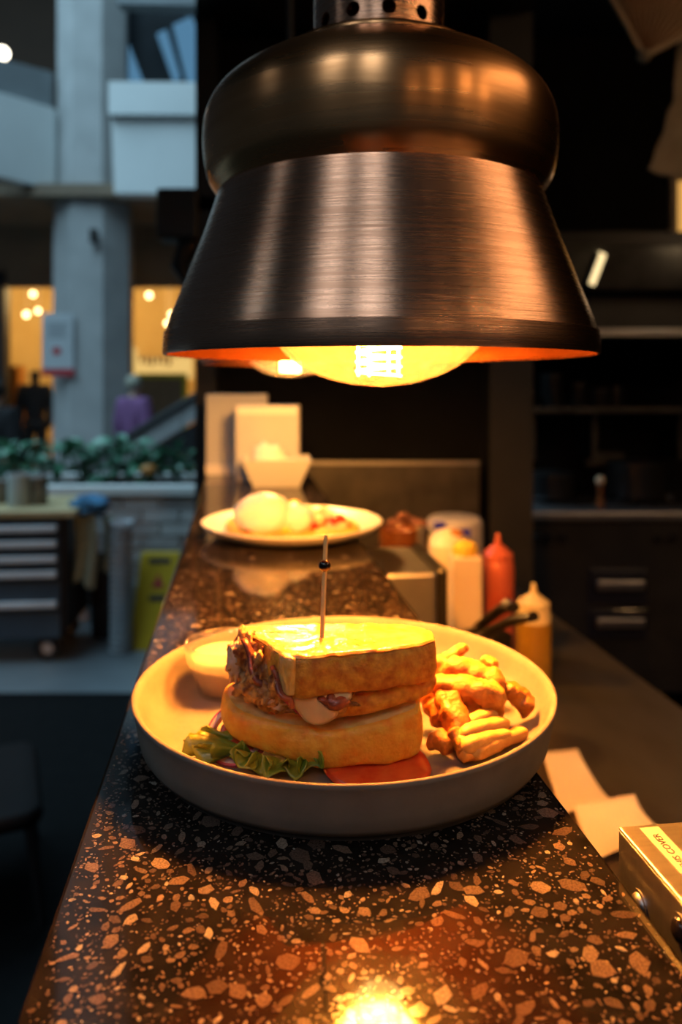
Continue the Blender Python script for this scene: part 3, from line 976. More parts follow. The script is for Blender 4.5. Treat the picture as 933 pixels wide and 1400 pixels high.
# ------------------------------------------------------------------ sauce cup
SCp = Vector((-0.0805, 0.541, ZF))
t = thing('sauce_cup', 'small frosted glass sauce cup with a thick rim', 'cup', SCp)
b = MB(); b.lathe([(0.0005, 0.0), (0.0190, 0.0), (0.0200, 0.0015), (0.0232, 0.0130), (0.0262, 0.0205), (0.0282, 0.0240), (0.0290, 0.0300), (0.0296, 0.0345), (0.0290, 0.0362), (0.0276, 0.0356),
                  (0.0268, 0.0300), (0.0246, 0.0225), (0.0214, 0.0130), (0.0186, 0.0030), (0.0005, 0.0026)], SCp, 64)
b.build('cup_body', M['cup_glass'], t, smooth='all')
b = MB(); b.lathe([(0.0005, 0.0028), (0.0182, 0.0032), (0.0208, 0.0130), (0.0238, 0.0222), (0.0252, 0.0268), (0.0225, 0.0280), (0.012, 0.0290), (0.0005, 0.0293)], SCp, 48)
b.build('mayonnaise', M['mayo'], smooth='all', label='pale mayonnaise filling the small glass cup', cat='sauce')

# ------------------------------------------------------------------ battered fries
FRY = [  # px0, py0, px1, py1, height of each end above the plate (mm), half width (mm), bend, material, label
    (598, 914, 640, 882, 30, 42, 4.2, .0015, 'batter', 'thin fry sticking up at the back of the pile'),
    (590, 908, 640, 925, 30, 30, 6.5, .001, 'batter', 'stubby fry behind the upright one, touching the bread'),
    (604, 914, 692, 940, 33, 27, 8.2, .003, 'batter', 'long battered fry lying across the top of the pile'),
    (658, 902, 680, 912, 30, 28, 4.4, .001, 'batter', 'short stub of fry on top of the long one'),
    (682, 938, 726, 974, 25, 10, 7.4, .003, 'batter_dark', 'browned fry sliding down to the right plate wall'),
    (583, 938, 694, 956, 27, 24, 8.6, .002, 'batter', 'broad pale-topped fry in the middle of the pile'),
    (584, 942, 606, 992, 23, 10, 7.6, .003, 'batter_dark', 'dark golden fry hugging the cut bread'),
    (604, 946, 636, 1018, 25, 9, 8.0, .002, 'batter_dark', 'dark golden fry sloping down to the front'),
    (592, 1008, 616, 1024, 9, 8, 6.2, .001, 'batter_dark', 'knobbly brown fry end nearest the tomato'),
    (618, 1000, 642, 1030, 14, 7, 6.6, .001, 'batter_dark', 'knobbly brown fry end at the pile front'),
    (628, 1034, 650, 1026, 6, 7, 5.4, .001, 'batter', 'small golden fry end lying on the plate front'),
    (640, 990, 678, 978, 17, 14, 4.6, .001, 'batter_pale', 'short pale fry under the broad one'),
    (628, 1006, 696, 988, 15, 12, 5.0, .001, 'batter_pale', 'upper of the three parallel pale fries'),
    (632, 1022, 698, 1004, 12, 9, 5.0, .001, 'batter_pale', 'middle of the three parallel pale fries'),
    (646, 1032, 720, 1000, 8, 6, 4.8, .001, 'batter_pale', 'lowest of the three parallel pale fries, along the plate wall'),
    (606, 1000, 660, 992, 6, 6, 6.5, .001, 'batter', 'fry buried low in the middle of the pile'),
    (600, 945, 690, 975, 12, 10, 7.5, .001, 'batter', 'fry buried under the broad fry at the back'),
]
for i, (x0, y0, x1, y1, h0, h1, w, bend, mk, lab) in enumerate(FRY):
    a, c = onz(x0, y0, ZF + h0 / 1000), onz(x1, y1, ZF + h1 / 1000)
    N = 22
    mb = MB()
    ax = (c - a).normalized()
    sd = ax.cross(Vector((0, 0, 1))).normalized()
    up = sd.cross(ax).normalized()
    vs, fs = [], []
    K = 18
    w = w / 1000
    for k in range(N + 1):
        u = k / N
        e = math.sqrt(max(1 - abs(2 * u - 1) ** 7, 0.0)) * (0.92 + .08 * math.sin(u * 5 + i))
        p = a.lerp(c, u) + up * bend * math.sin(PI * u)
        for j in range(K):
            t_ = 2 * PI * j / K
            cc, ss = math.cos(t_), math.sin(t_)
            q = (abs(cc) ** 3.2 + abs(ss) ** 3.2) ** (-1 / 3.2)
            vv = p + (sd * cc + up * ss * .92) * q * w * max(e, .03)
            nn = .15 if mk == 'batter_pale' else .38
            g = noise.noise(vv * 130 + Vector((i * 3, 0, 0))) * nn + noise.noise(vv * 300) * nn * .5
            vv = vv + (vv - p) * g
            vs.append(vv)
    for k in range(N):
        for j in range(K):
            j2 = (j + 1) % K
            fs.append((k * K + j, k * K + j2, (k + 1) * K + j2, (k + 1) * K + j))
    fs.append(tuple(reversed(range(K)))); fs.append(tuple(N * K + j for j in range(K)))
    mb.add(vs, fs)
    mb.build('battered_fry', M[mk], smooth='all', label=lab, cat='fry', group='battered fries on the near plate')

# ================================================================== FAR PLATE
H2, Z2 = 0.203, 1.145
PC2 = Vector(((400 - HX) * Z2 / F, Z2, ZT))
t = thing('shallow_plate', 'white round plate with low wall further along the counter', 'plate', PC2)
b = MB(); b.lathe([(0.0005, 0.004), (0.085, 0.004), (0.108, 0.0055), (0.122, 0.0105), (0.1320, 0.0195), (0.1342, 0.0222), (0.1330, 0.0232), (0.1308, 0.0222), (0.122, 0.0148), (0.108, 0.0098), (0.085, 0.0086), (0.0005, 0.0086)], PC2, 96)
b.build('plate_body', M['white_china'], t, smooth='all')
b = MB(); b.lathe(thick([(0.088, 0.0), (0.089, 0.0048)], 0.008), PC2, 64, close=True); b.build('foot_ring', M['stoneware_dark'], t, smooth=True)
zf2 = ZT + 0.0088


def on2(px, py, h):
    return onz(px, py, zf2 + h)


# toast base, egg, toppings
q = [on2(x, y, .008) for x, y in ((310, 722), (330, 733), (400, 736), (482, 728), (486, 715), (450, 706), (360, 704), (318, 710))]
b = MB(); b.puck([(v.x, v.y) for v in q], zf2, zf2 + 0.011, .003, .001, .001, 50, n=64, mi_side=0, mi_top=0)
b.build('toast', M['crust_pale'], smooth='all', label='flat golden toast under the egg on the white plate', cat='toast')
b = MB(); c_ = on2(360, 724, .012); b.ball(c_ + Vector((0, .005, .020)), (0.040, 0.034, 0.031), 32, 20, .10, 1.6, 4)
b.build('poached_egg', M['egg'], smooth='all', label='round white poached egg on the toast', cat='egg')
b = MB(); c_ = on2(405, 722, .012); b.ball(c_ + Vector((0, .006, .012)), (0.024, 0.026, 0.022), 28, 16, .15, 1.8, 7)
b.build('poached_egg', M['egg'], smooth='all', label='smaller white egg mound beside the round poached egg', cat='egg')
random.seed(4)
TOP = [(402, 690, .028, 'yolk'), (418, 716, .014, 'red_fruit'), (430, 722, .010, 'red_fruit'), (448, 714, .014, 'red_fruit'), (462, 710, .022, 'red_fruit'), (474, 722, .008, 'red_fruit'), (404, 726, .009, 'red_fruit'),
       (430, 704, .020, 'feta'), (444, 700, .022, 'feta'), (455, 722, .008, 'feta'), (436, 712, .018, 'feta'), (466, 720, .012, 'feta'), (420, 700, .022, 'feta'), (452, 706, .020, 'feta'), (390, 728, .008, 'yolk'), (343, 728, .010, 'brown_sauce')]
NM = {'yolk': ('yellow_sauce_dab', 'dab of yellow sauce', 'sauce'), 'red_fruit': ('tomato_chunk', 'red tomato chunk', 'tomato'), 'feta': ('cheese_cube', 'pale crumbly cheese cube', 'cheese'), 'brown_sauce': ('sauce_spot', 'dark brown sauce spot', 'sauce')}
WH = {0: ' at the top of the egg pile', 1: ' next to the egg', 2: ' at the front of the toast', 3: ' in the centre of the pile', 4: ' at the top right of the pile', 5: ' at the right toast edge', 6: ' at the foot of the eggs',
      7: ' beside the smaller egg mound', 8: ' highest on the heap', 9: ' low at the front', 10: ' in the middle of the heap', 11: ' at the right end', 12: ' against the smaller egg mound', 13: ' right of the highest cube', 14: ' low in front of the eggs', 15: ' under the round egg'}
for i, (x, y, h, k) in enumerate(TOP):
    c_ = on2(x, y, h)
    b = MB()
    m_ = Matrix.Rotation(random.uniform(-.5, .5), 3, 'X') @ rotz(random.uniform(0, PI))
    if k == 'feta':
        b.ball(c_, (0.0105, 0.0095, 0.009), 12, 8, .35, 1.6, i, m_)
    else:
        b.ball(c_, (0.012, 0.010, 0.007), 14, 8, .3, 1.8, i, m_)
    n_, l_, ct = NM[k]
    b.build(n_, M[k], smooth='all', label=l_ + WH[i] + ' on the white plate', cat=ct, group='toppings on the far plate')

# ================================================================== FAR END OF THE COUNTER
def board(name, px0, px1, py0, py1, d, th, mats, label, cat, rz=0.06):
    a, c = P(px0, py0, d), P(px1, py1, d)
    t = thing(name, label, cat, ((a.x + c.x) / 2, d, ZT))
    b = MB(); b.box(((a.x + c.x) / 2, d, (a.z + ZT) / 2), (c.x - a.x, th, a.z - ZT), rotz(rz)); b.build('sheet_block', mats, t, bevel=.003)
    return t, a, c


t, a, c = board('menu_stack', 283, 366, 539, 652, 1.93, 0.03, M['paper_grey'], 'tall bluish white stack of menus standing at the counter end', 'menus', .05)
b = MB(); b.box(((a.x + c.x) / 2 - .02, 1.912, ZT + .012), (0.11, .012, .024), rotz(.05)); b.build('stand_foot', M['paper'], t)
t, a, c = board('napkin_box', 324, 410, 554, 660, 1.80, 0.06, M['paper_grey'], 'white upright paper box in front of the menu stack', 'box', .0)
b = MB(); b.wbox(a.x + .004, c.x - .004, 1.768, 1.772, a.z - .02, a.z - .004); b.build('box_lip', M['paper'], t)
TB = P(378, 664, 1.70)
t = thing('napkin_tub', 'small white flared tub at the foot of the paper box', 'tub', (TB.x, 1.70, ZT), .1)
prof = []
b = MB()
s0, s1, hh = .050, .076, .062
R = rotz(.1)
for (r0, r1, z0_, z1_) in ((s0, s1, 0.0, hh),):
    o_ = Vector((TB.x, 1.70, ZT))
    sq = [(-1, -.7), (1, -.7), (1, .7), (-1, .7)]
    bo_ = [o_ + R @ Vector((x * r0, y * r0, 0)) for x, y in sq]
    to_ = [o_ + R @ Vector((x * r1, y * r1, hh)) for x, y in sq]
    ti_ = [o_ + R @ Vector((x * (r1 - .003), y * (r1 - .004), hh)) for x, y in sq]
    bi_ = [o_ + R @ Vector((x * (r0 - .003), y * (r0 - .004), .004)) for x, y in sq]
    b.add(bo_ + to_ + ti_ + bi_, [(3, 2, 1, 0)] + [(i, (i + 1) % 4, 4 + (i + 1) % 4, 4 + i) for i in range(4)] + [(4 + i, 4 + (i + 1) % 4, 8 + (i + 1) % 4, 8 + i) for i in range(4)] + [(8 + i, 8 + (i + 1) % 4, 12 + (i + 1) % 4, 12 + i) for i in range(4)] + [(12, 13, 14, 15)])
b.build('tub_body', M['paper_grey'], t, bevel=.002)
for i, (px, py, r) in enumerate(((370, 622, .034), (392, 630, .026))):
    c_ = P(px, py, 1.70)
    b = MB(); b.ball((c_.x, 1.70, ZT + .008 + r * 1.0 + .014 * (1 - i)), (r, r * .8, r * 1.05), 20, 14, .5, 2.2, i + 2)
    b.build('crumpled_napkin', M['paper'], smooth='all', label=('large crumpled white napkin' if i == 0 else 'small crumpled white napkin') + ' sitting in the flared tub', cat='napkin', group='napkins in the tub')

# splash sheet behind bench
a, c = P(420, 633, 2.20), P(655, 633, 2.20)
t = thing('splash_sheet', 'dull steel splash sheet standing in front of the black wall', 'panel', ((a.x + c.x) / 2, 2.2, ZB))
b = MB(); b.wbox(a.x, c.x, 2.195, 2.205, ZB - .02, a.z); b.build('sheet', M['steel_dark'], t)
b = MB(); b.wbox(a.x, c.x, 2.188, 2.21, a.z - .004, a.z + .006); b.build('top_edge', M['steel'], t)

# ================================================================== ITEMS ON THE BENCH
def squeeze(name, px, py_tip, py_sh, wpx, d, mbody, mcap, label, tip=.022, liquid=None):
    w = wpx * d / F / 2
    c = Vector(((px - HX) * d / F, d, ZB))
    zt = P(px, py_tip, d).z - ZB
    zs = P(px, py_sh, d).z - ZB
    t = thing(name, label, 'bottle', c)
    b = MB(); b.lathe(arc_profile([(w * .9, 0.0), (w, .01), (w, zs * .5), (w, zs * .9), (w * .9, zs)], 4), c, 32); b.build('bottle_body', mbody, t, smooth=True)
    b = MB(); b.lathe([(w * .94, zs - .002), (w * .94, zs + .012), (w * .55, zs + (zt - zs) * .45), (w * .20, zs + (zt - zs) * .62), (w * .12, zt - .002), (w * .09, zt)], c, 32); b.build('nozzle_cap', mcap, t, smooth=True)
    if liquid:
        b = MB(); b.lathe([(w * 1.02, .002), (w * 1.03, zs * liquid)], c, 32); b.build('liquid', M['oil'], t, smooth=True)
    return t


squeeze('squeeze_bottle', 730, 797, 832, 46, 1.36, M['pale_cap'], M['pale_cap'], 'squeeze bottle of yellow mustard oil with pale pointed nozzle', liquid=.83)
squeeze('squeeze_bottle', 681, 729, 765, 44, 1.52, M['red_sauce'], M['red_sauce'], 'red sauce squeeze bottle behind the tongs')
# white square container with cream dome and yellow cap
d = 1.40
a, c = P(617, 757, d), P(657, 757, d)
t = thing('sauce_container', 'cream square plastic sauce container with yellow cap beside the red bottle', 'container', ((a.x + c.x) / 2, d, ZB))
b = MB(); b.wbox(a.x, c.x, d - .025, d + .025, ZB, a.z); b.build('container_body', M['cream_plastic'], t, bevel=.006)
b = MB(); cc = P(636, 752, d); b.lathe([(.022, -.012), (.024, 0), (.021, .010), (.012, .016), (.0005, .018)], (cc.x, d, cc.z), 24); b.build('cap', M['yellow_plastic'], t, smooth=True)
d = 1.50
cc = P(614, 752, d)
t = thing('dome_tub', 'cream domed tub behind the square sauce container', 'tub', (cc.x, d, ZB))
b = MB(); b.lathe(arc_profile([(.040, 0), (.044, .05), (.045, cc.z - ZB - .004), (.040, cc.z - ZB + .018), (.024, cc.z - ZB + .036), (.010, cc.z - ZB + .042), (.0005, cc.z - ZB + .043)], 4), (cc.x, d, ZB), 32); b.build('tub_body', M['cream_plastic'], t, smooth=True)
b = MB(); q = P(621, 727, d); b.lathe([(.016, -.004), (.017, .006), (.010, .012), (.0005, .013)], (q.x, d - .01, q.z - .006), 20); b.build('orange_lid_button', M['wood_block'], t, smooth=True)
# cling-wrapped tub with blue print
d = 1.72
cc = P(622, 745, d)
t = thing('wrapped_tub', 'cloudy plastic-wrapped tub printed with blue patches', 'tub', (cc.x, d, ZB))
hz = P(0, 705, d).z - ZB
b = MB(); b.lathe(arc_profile([(.055, 0), (.060, .08), (.063, hz - .03), (.060, hz - .008), (.045, hz), (.0005, hz + .002)], 5), (cc.x, d, ZB), 36); b.build('tub_body', M['cling'], t, smooth=True)
for px, py in ((598, 706), (628, 714)):
    q = P(px, py, d)
    ang = math.atan2(-math.sqrt(max(.0632 ** 2 - (q.x - cc.x) ** 2, 1e-6)), q.x - cc.x)
    b = MB(); b.box((cc.x + .0640 * math.cos(ang), d + .0640 * math.sin(ang), q.z - .012), (.030, .002, .018), rotz(ang + PI / 2)); b.build('blue_patch', M['blue_print'], t)
# food bowl with brown nuts
d = 1.72
cc = P(556, 722, d)
t = thing('food_bowl', 'dark bowl heaped with reddish brown nuts beside the far plate', 'bowl', (cc.x, d, ZB))
zb_ = P(0, 722, d).z - ZB
b = MB(); b.lathe([(.030, 0), (.034, zb_ * .6), (.048, zb_ - .02), (.052, zb_), (.049, zb_), (.045, zb_ - .02), (.0005, zb_ - .035)], (cc.x, d, ZB), 36); b.build('bowl_body', M['black_plastic'], t, smooth=True)
random.seed(9)
for i in range(22):
    r_, a_ = .042 * math.sqrt(random.random()), random.uniform(0, 2 * PI)
    b = MB(); b.ball((cc.x + r_ * math.cos(a_), d + r_ * math.sin(a_), ZB + zb_ + .002 + .040 * (1 - r_ / .046) * random.uniform(.35, 1)), (.011, .009, .009), 10, 7, .25, 2, i)
    b.build('brown_nut', M['brown_food'], smooth='all', label='reddish brown nut heaped in the dark bowl', cat='nut', group='nuts in the dark bowl')
# amber jar with metal lid
d = 1.30
cc = P(545, 752, d)
t = thing('sauce_jar', 'brown sauce jar with shiny metal band behind the steel box', 'jar', (cc.x, d, ZB))
zj = P(0, 728, d).z - ZB
b = MB(); b.lathe(arc_profile([(.030, 0), (.032, .03), (.032, zj - .012), (.028, zj - .002), (.0005, zj)], 4), (cc.x, d, ZB), 32); b.build('jar_body', M['brown_sauce'], t, smooth=True)
b = MB(); b.lathe([(.0335, zj - .045), (.0345, zj - .043), (.0345, zj - .026), (.0335, zj - .024)], (cc.x, d, ZB), 32); b.build('metal_band', M['steel'], t, smooth=True)
d = 1.36
cc = P(572, 742, d)
t = thing('steel_tumbler', 'small pale steel tumbler beside the brown sauce jar', 'tumbler', (cc.x, d, ZB))
zj = P(0, 722, d).z - ZB
b = MB(); b.lathe([(.016, 0), (.020, zj), (.0185, zj), (.015, .01), (.0005, .008)], (cc.x, d, ZB), 28); b.build('tumbler_body', M['steel'], t, smooth=True)
# steel box appliance
d0 = 1.02
a, c = P(524, 787, d0), P(604, 787, d0)
t = thing('steel_box', 'small stainless steel box appliance with black end next to the counter', 'appliance', ((a.x + c.x) / 2, d0 + .1, ZB), A)
zt_ = a.z
la, lc = a.dot(RX), c.dot(RX)
dd = a.dot(RY) + .01
b = MB(); b.cbox(la + .006, lc, dd, dd + .17, ZB, zt_); b.build('box_body', M['steel'], t, bevel=.006)
b = MB(); b.cbox(lc, lc + .016, dd + .002, dd + .172, ZB, zt_ + .004); b.build('end_panel', M['black_plastic'], t, bevel=.006)
b = MB(); b.cbox(lc + .016, lc + .022, dd + .03, dd + .06, zt_ - .05, zt_ - .03); b.build('dial', M['black_gloss'], t, bevel=.003)

# tongs
e0, e1 = P(640, 866, 1.12), P(734, 838, 1.02)
t = thing('tongs', 'steel kitchen tongs with black grips propped behind the plate', 'tongs', (e0.x, e0.y, ZB))
for s_, (p0, p1, p2) in enumerate(((P(606, 872, 1.16), P(650, 860, 1.12), P(690, 830, 1.06)), (P(612, 884, 1.12), P(660, 868, 1.08), P(700, 848, 1.03)))):
    b = MB(); b.tube([p0, p1, p2], [.009, .011, .009], 10, flat=.4); b.build('arm', M['steel'], t, smooth=True)
    b = MB(); e_ = P(734, 834 + 8 * s_, 1.0); b.tube([p1.lerp(p2, .15), p2, e_.lerp(p2, .1) if s_ else p2.lerp(e_, .3)], [.010, .012, .011], 12, flat=.6); b.build('grip', M['black_plastic'], t, smooth=True)
b = MB(); b.ball(P(694, 826, 1.06), .008, 14, 10); b.build('hinge', M['steel'], t, smooth='all')
# a steel caddy that holds the tongs
cd = P(664, 884, 1.16)
t = thing('utensil_caddy', 'dark steel caddy standing on the bench that holds the tongs', 'caddy', (cd.x, cd.y, ZB))
zc_ = P(0, 868, 1.16).z - ZB
b = MB(); b.lathe([(.036, 0), (.040, zc_), (.038, zc_), (.034, .004), (.0005, .004)], (cd.x, cd.y, ZB), 28); b.build('caddy_body', M['steel_dark'], t, smooth=True)

# paper dockets on the bench
def sheet(name, corners, label, cat, group=None, curl=.006, mat_=None):
    """corners px on the bench: near-left, near-right, far-right, far-left"""
    q = [onz(x, y, ZB + .001) for x, y in corners]
    N = 14
    vs, fs = [], []
    for i in range(N + 1):
        for j in range(N + 1):
            u, v = i / N, j / N
            p = q[0].lerp(q[1], u).lerp(q[3].lerp(q[2], u), v)
            p = p + Vector((0, 0, .001 + curl * (abs(2 * v - 1) ** 2.5 + .3 * u * u)))
            vs.append(p)
    W = N + 1
    fs = [(i * W + j, (i + 1) * W + j, (i + 1) * W + j + 1, i * W + j + 1) for i in range(N) for j in range(N)]
    b = MB(); b.add(vs, fs)
    o = b.build(name, mat_ or M['paper'], smooth='all', label=label, cat=cat, group=group)
    o.modifiers.new('thick', 'SOLIDIFY').thickness = .0004
    return o


sheet('paper_docket', ((770, 1120), (836, 1104), (790, 1032), (742, 1034)), 'white paper docket lying on the bench closest to the deep plate', 'paper', 'paper dockets on the bench')
sheet('paper_docket', ((820, 1190), (912, 1150), (868, 1104), (784, 1112)), 'white paper docket lying between the first docket and the steel cover', 'paper', 'paper dockets on the bench', .012)

# steel cover machine, near right
HC = 0.209
zt_ = ZC - HC
l0 = 0.1775
dn = onz(845, 1130, zt_).dot(RY)
t = thing('steel_cover', 'steel machine cover with folded lip and printed sticker by the counter edge', 'machine', CF(l0 + .15, dn - .2, ZB), A)
b = MB()
TH = .0016
b.cbox(l0, l0 + .34, dn - .40, dn, zt_ - TH, zt_)
b.cbox(l0, l0 + TH, dn - .40, dn, zt_ - .030, zt_ - TH)
b.cbox(l0, l0 + .34, dn - TH, dn, ZB, zt_ - TH)
b.build('cover_sheet', M['steel'], t, bevel=.0012)
b = MB(); b.cbox(l0 + .010, l0 + .330, dn - .40, dn - .006, ZB, zt_ - .006); b.build('machine_body', M['steel'], t)
for k, (dq, zq, r, mk, nm) in enumerate(((dn - .052, zt_ - .0125, .0052, 'black_gloss', 'bolt'), (dn - .020, zt_ - .0235, .0050, 'steel', 'bolt'))):
    q = CF(l0, dq, zq)
    b = MB(); b.ball(q, (r * .7, r, r), 18, 12, m=rotz(A)); b.build(nm, M[mk], t, smooth='all')
    b = MB(); b.lathe([(r * 1.25, -.0006), (r * 1.25, .0006), (r * .9, .0008), (r * .9, -.0006)], q, 24, close=True, m=rotz(A) @ Matrix.Rotation(PI / 2, 3, 'Y')); b.build('washer', M['steel'], t, smooth=True)
b = MB(); b.cbox(l0 + .0090, l0 + .0185, dn - .105, dn - .0030, zt_ + .0001, zt_ + .0003); st = b.build('sticker', M['sticker'], t, label='cream sticker with dark capitals')
cen = CF(l0 + .0138, dn - .0215, zt_ + .0004)
text_mesh('THIS COVER', .0047, lambda v: cen + RY * v.x * 1.0 - RX * v.y + Vector((0, 0, v.z)), 'lettering', M['ink'], st)

# ================================================================== KITCHEN BACKGROUND
RD = 3.15
t = thing('cooking_range', 'dark cooking range with steel front rail and oven doors', 'range', (P(850, 0, RD).x, RD + .3, 0))
x0, x1 = P(716, 0, RD).x, P(1080, 0, RD).x
zr = P(0, 705, RD).z
b = MB(); b.wbox(x0, x1, RD + .03, RD + .55, 0.1, zr - .02); b.build('range_body', M['black_paint'], t)
b = MB(); b.wbox(x0, x1, RD, RD + .56, zr - .022, zr + .014); b.build('front_rail', M['steel'], t, bevel=.006)
for px in (772, 845, 918):
    q = P(px, 0, RD + .28)
    b = MB(); b.lathe([(.10, 0), (.11, .012), (.09, .022), (.05, .022), (.045, .006)], (q.x, RD + .28, zr + .014), 28); b.build('burner', M['black_plastic'], t, smooth=True)
for k, (py0, py1) in enumerate(((778, 826), (832, 872))):
    a, c = P(806, py0, RD + .02), P(884, py1, RD + .02)
    b = MB(); b.wbox(a.x, c.x, RD + .012, RD + .03, c.z, a.z); dr = b.build('oven_door', M['oven_glass'], t, bevel=.004)
    b = MB(); zz = a.z * .6 + c.z * .4; b.wbox(a.x + .02, c.x - .02, RD - .03, RD - .010, zz - .022, zz + .022); b.build('door_handle', M['steel'], dr, bevel=.008)
for px in (735, 752, 770, 900, 920):
    q = P(px, 735, RD + .02)
    b = MB(); b.lathe([(.018, 0), (.018, .02), (.014, .028)], (q.x, RD + .028, q.z), 16, m=Matrix.Rotation(PI / 2, 3, 'X')); b.build('control_knob', M['black_plastic'], t, smooth=True)
# pots on range
for (px, w, h, lab) in ((755, .10, .10, 'black pot at the near end of the range'), (870, .13, .15, 'large black pot on the right of the range')):
    q = P(px, 0, RD + .28)
    t = thing('cooking_pot', lab, 'pot', (q.x, RD + .28, zr + .036), group='pots on the range')
    b = MB(); b.lathe([(w * .92, 0), (w, .01), (w, h), (w * .97, h), (w * .95, .012), (.0005, .01)], (q.x, RD + .28, zr + .0362), 32); b.build('pot_body', M['black_plastic'], t, smooth=True)
    b = MB(); b.lathe([(w * .99, h), (w * .99, h + .008), (.02, h + .022), (.0005, h + .023)], (q.x, RD + .28, zr + .0362), 32); b.build('lid', M['steel_dark'], t, smooth=True)
q = P(821, 705, RD + .1)
t = thing('pepper_mill', 'slim wooden pepper mill standing on the range rail', 'mill', (q.x, RD + .1, zr + .0145))
b = MB(); b.lathe(arc_profile([(.016, 0), (.018, .02), (.011, .06), (.014, .09), (.012, .1)], 4), (q.x, RD + .1, zr + .0145), 20); b.build('mill_body', M['brown_sauce'], t, smooth=True)
b = MB(); b.ball((q.x, RD + .1, zr + .0145 + .118), .019, 16, 10); b.build('mill_head', M['cream_plastic'], t, smooth='all')
# shelf with dark tins
SD = 3.52
t = thing('wall_shelf', 'dark steel wall shelf above the range', 'shelf', (P(800, 0, SD).x, SD, 1.2))
a, c = P(690, 556, SD), P(1010, 563, SD)
b = MB(); b.wbox(a.x, c.x, SD - .14, SD + .19, c.z, a.z); b.build('shelf_board', M['steel_dark'], t, bevel=.003)
for px in (728, 812, 930):
    q = P(px, 0, SD)
    b = MB(); b.wbox(q.x - .012, q.x + .012, SD - .02, SD + .19, c.z - .22, c.z); b.build('bracket', M['steel_dark'], t)
for i, (px, w, h) in enumerate(((702, .05, .10), (722, .045, .06), (757, .055, .15), (791, .05, .11), (820, .06, .08), (842, .045, .09))):
    q = P(px, 0, SD)
    labs = ['dark tin at the left end of the wall shelf', 'low dark tin second from the left end of the wall shelf', 'tallest dark tin on the wall shelf', 'dark tin right of the tallest one', 'wide low dark tin on the wall shelf', 'dark tin at the right end of the row']
    t = thing('storage_tin', labs[i], 'tin', (q.x, SD, a.z), group='tins on the wall shelf')
    b = MB(); b.lathe([(w * .96, 0), (w, .006), (w, h * .9)], (q.x, SD, a.z + .0005), 24); b.build('tin_body', M['black_plastic'], t, smooth=True)
    b = MB(); b.lathe([(w * 1.03, h * .88), (w * 1.03, h), (.0005, h + .004)], (q.x, SD, a.z + .0005), 24); b.build('lid', M['steel_dark'], t, smooth=True)
b = MB(); q = P(838, 0, SD); b.wbox(P(812, 0, SD).x, P(866, 0, SD).x, SD + .10, SD + .19, P(0, 640, SD).z, P(0, 622, SD).z); b.build('socket_strip', M['steel_dark'], label='pale grey socket strip on the dark kitchen wall', cat='socket')
# extractor hood
HD = 2.95
t = thing('extractor_hood', 'dull steel extractor hood over the range', 'hood', (P(880, 0, HD).x, HD + .3, P(0, 455, HD).z))
xl, xr = P(742, 0, HD).x, P(1100, 0, HD).x
z0_, z1_, z2_ = P(0, 455, HD).z, P(0, 396, HD).z, P(0, 338, HD).z
b = MB(); b.hexa([Vector((xl, HD, z1_)), Vector((xr, HD, z1_)), Vector((xr, HD + .7, z1_)), Vector((xl, HD + .7, z1_))], [Vector((xl, HD - .04, z2_)), Vector((xr, HD - .04, z2_)), Vector((xr, HD + .7, z2_)), Vector((xl, HD + .7, z2_))]); b.build('canopy', M['steel_dark'], t, bevel=.004)
b = MB(); b.wbox(xl, xr, HD + .10, HD + .7, z0_, z1_ - .002); b.build('filter_housing', M['black_paint'], t)
b = MB(); b.wbox(xl, xr, HD + .05, HD + .10, z0_ - .012, z0_ + .02); b.build('grease_rail', M['steel'], t, bevel=.005)
b = MB(); b.wbox(xl, xr, HD - .05, HD + .7, z2_, z2_ + .05); b.build('canopy_cap', M['black_paint'], t)
q0, q1 = P(824, 346, HD - .07), P(808, 388, HD - .035)
b = MB(); b.tube([q0, q1], .034, 12, flat=.35); fx = b.build('glint_strip', M['hood_glint'], t, smooth=True)  # bright reflection on the hood steel, built as a glowing strip
b = MB(); b.tube([q0 + Vector((0, .012, 0)), q1 + Vector((0, .012, 0))], .040, 12, flat=.35); b.build('glint_backing', M['steel'], t, smooth=True)  # steel backing behind the glowing reflection strip

# folding fan and sheets hanging top right
FD = 2.30
pv = P(880, 78, FD)
t = thing('pleated_fan', 'pale pleated paper fan hanging at the upper right of the kitchen', 'fan', pv)
NP = 12
a0, a1 = math.radians(28), math.radians(118)
for k in range(NP):
    a = a0 + (a1 - a0) * k / NP
    da = (a1 - a0) / NP
    e = [Vector((math.cos(a) * r, 0, math.sin(a) * r)) for r in (.02, .36)]
    m_ = [Vector((math.cos(a + da / 2) * r, -.004 - .034 * (r > .1), math.sin(a + da / 2) * r)) for r in (.02, .36)]
    f_ = [Vector((math.cos(a + da) * r, 0, math.sin(a + da) * r)) for r in (.02, .36)]
    o3 = Vector((0, .0015, 0))
    b = MB()
    b.hexa([pv + e[0], pv + m_[0], pv + m_[0] + o3, pv + e[0] + o3], [pv + e[1], pv + m_[1], pv + m_[1] + o3, pv + e[1] + o3])
    b.hexa([pv + m_[0], pv + f_[0], pv + f_[0] + o3, pv + m_[0] + o3], [pv + m_[1], pv + f_[1], pv + f_[1] + o3, pv + m_[1] + o3])
    b.build('fan_pleat', M['fan_paper'], t)
    b = MB(); b.tube([pv + e[0] + Vector((0, -.002, 0)), pv + e[1] + Vector((0, -.002, 0))], [.002, .008], 6); b.build('fan_contrast_rib', M['brown_sauce'], t)  # dark rib added along each valley fold for pleat contrast
for a, rr in ((a0 - .02, .009), (a1 + .02, .007)):
    b = MB(); b.tube([pv + Vector((0, -.006, 0)), pv + Vector((math.cos(a) * .37, -.006, math.sin(a) * .37))], rr, 8); b.build('guard_stick', M['fan_paper'], t, smooth=True)
b = MB(); b.ball(pv + Vector((0, -.008, 0)), .020, 14, 10); b.build('pivot', M['parchment'], t, smooth='all')
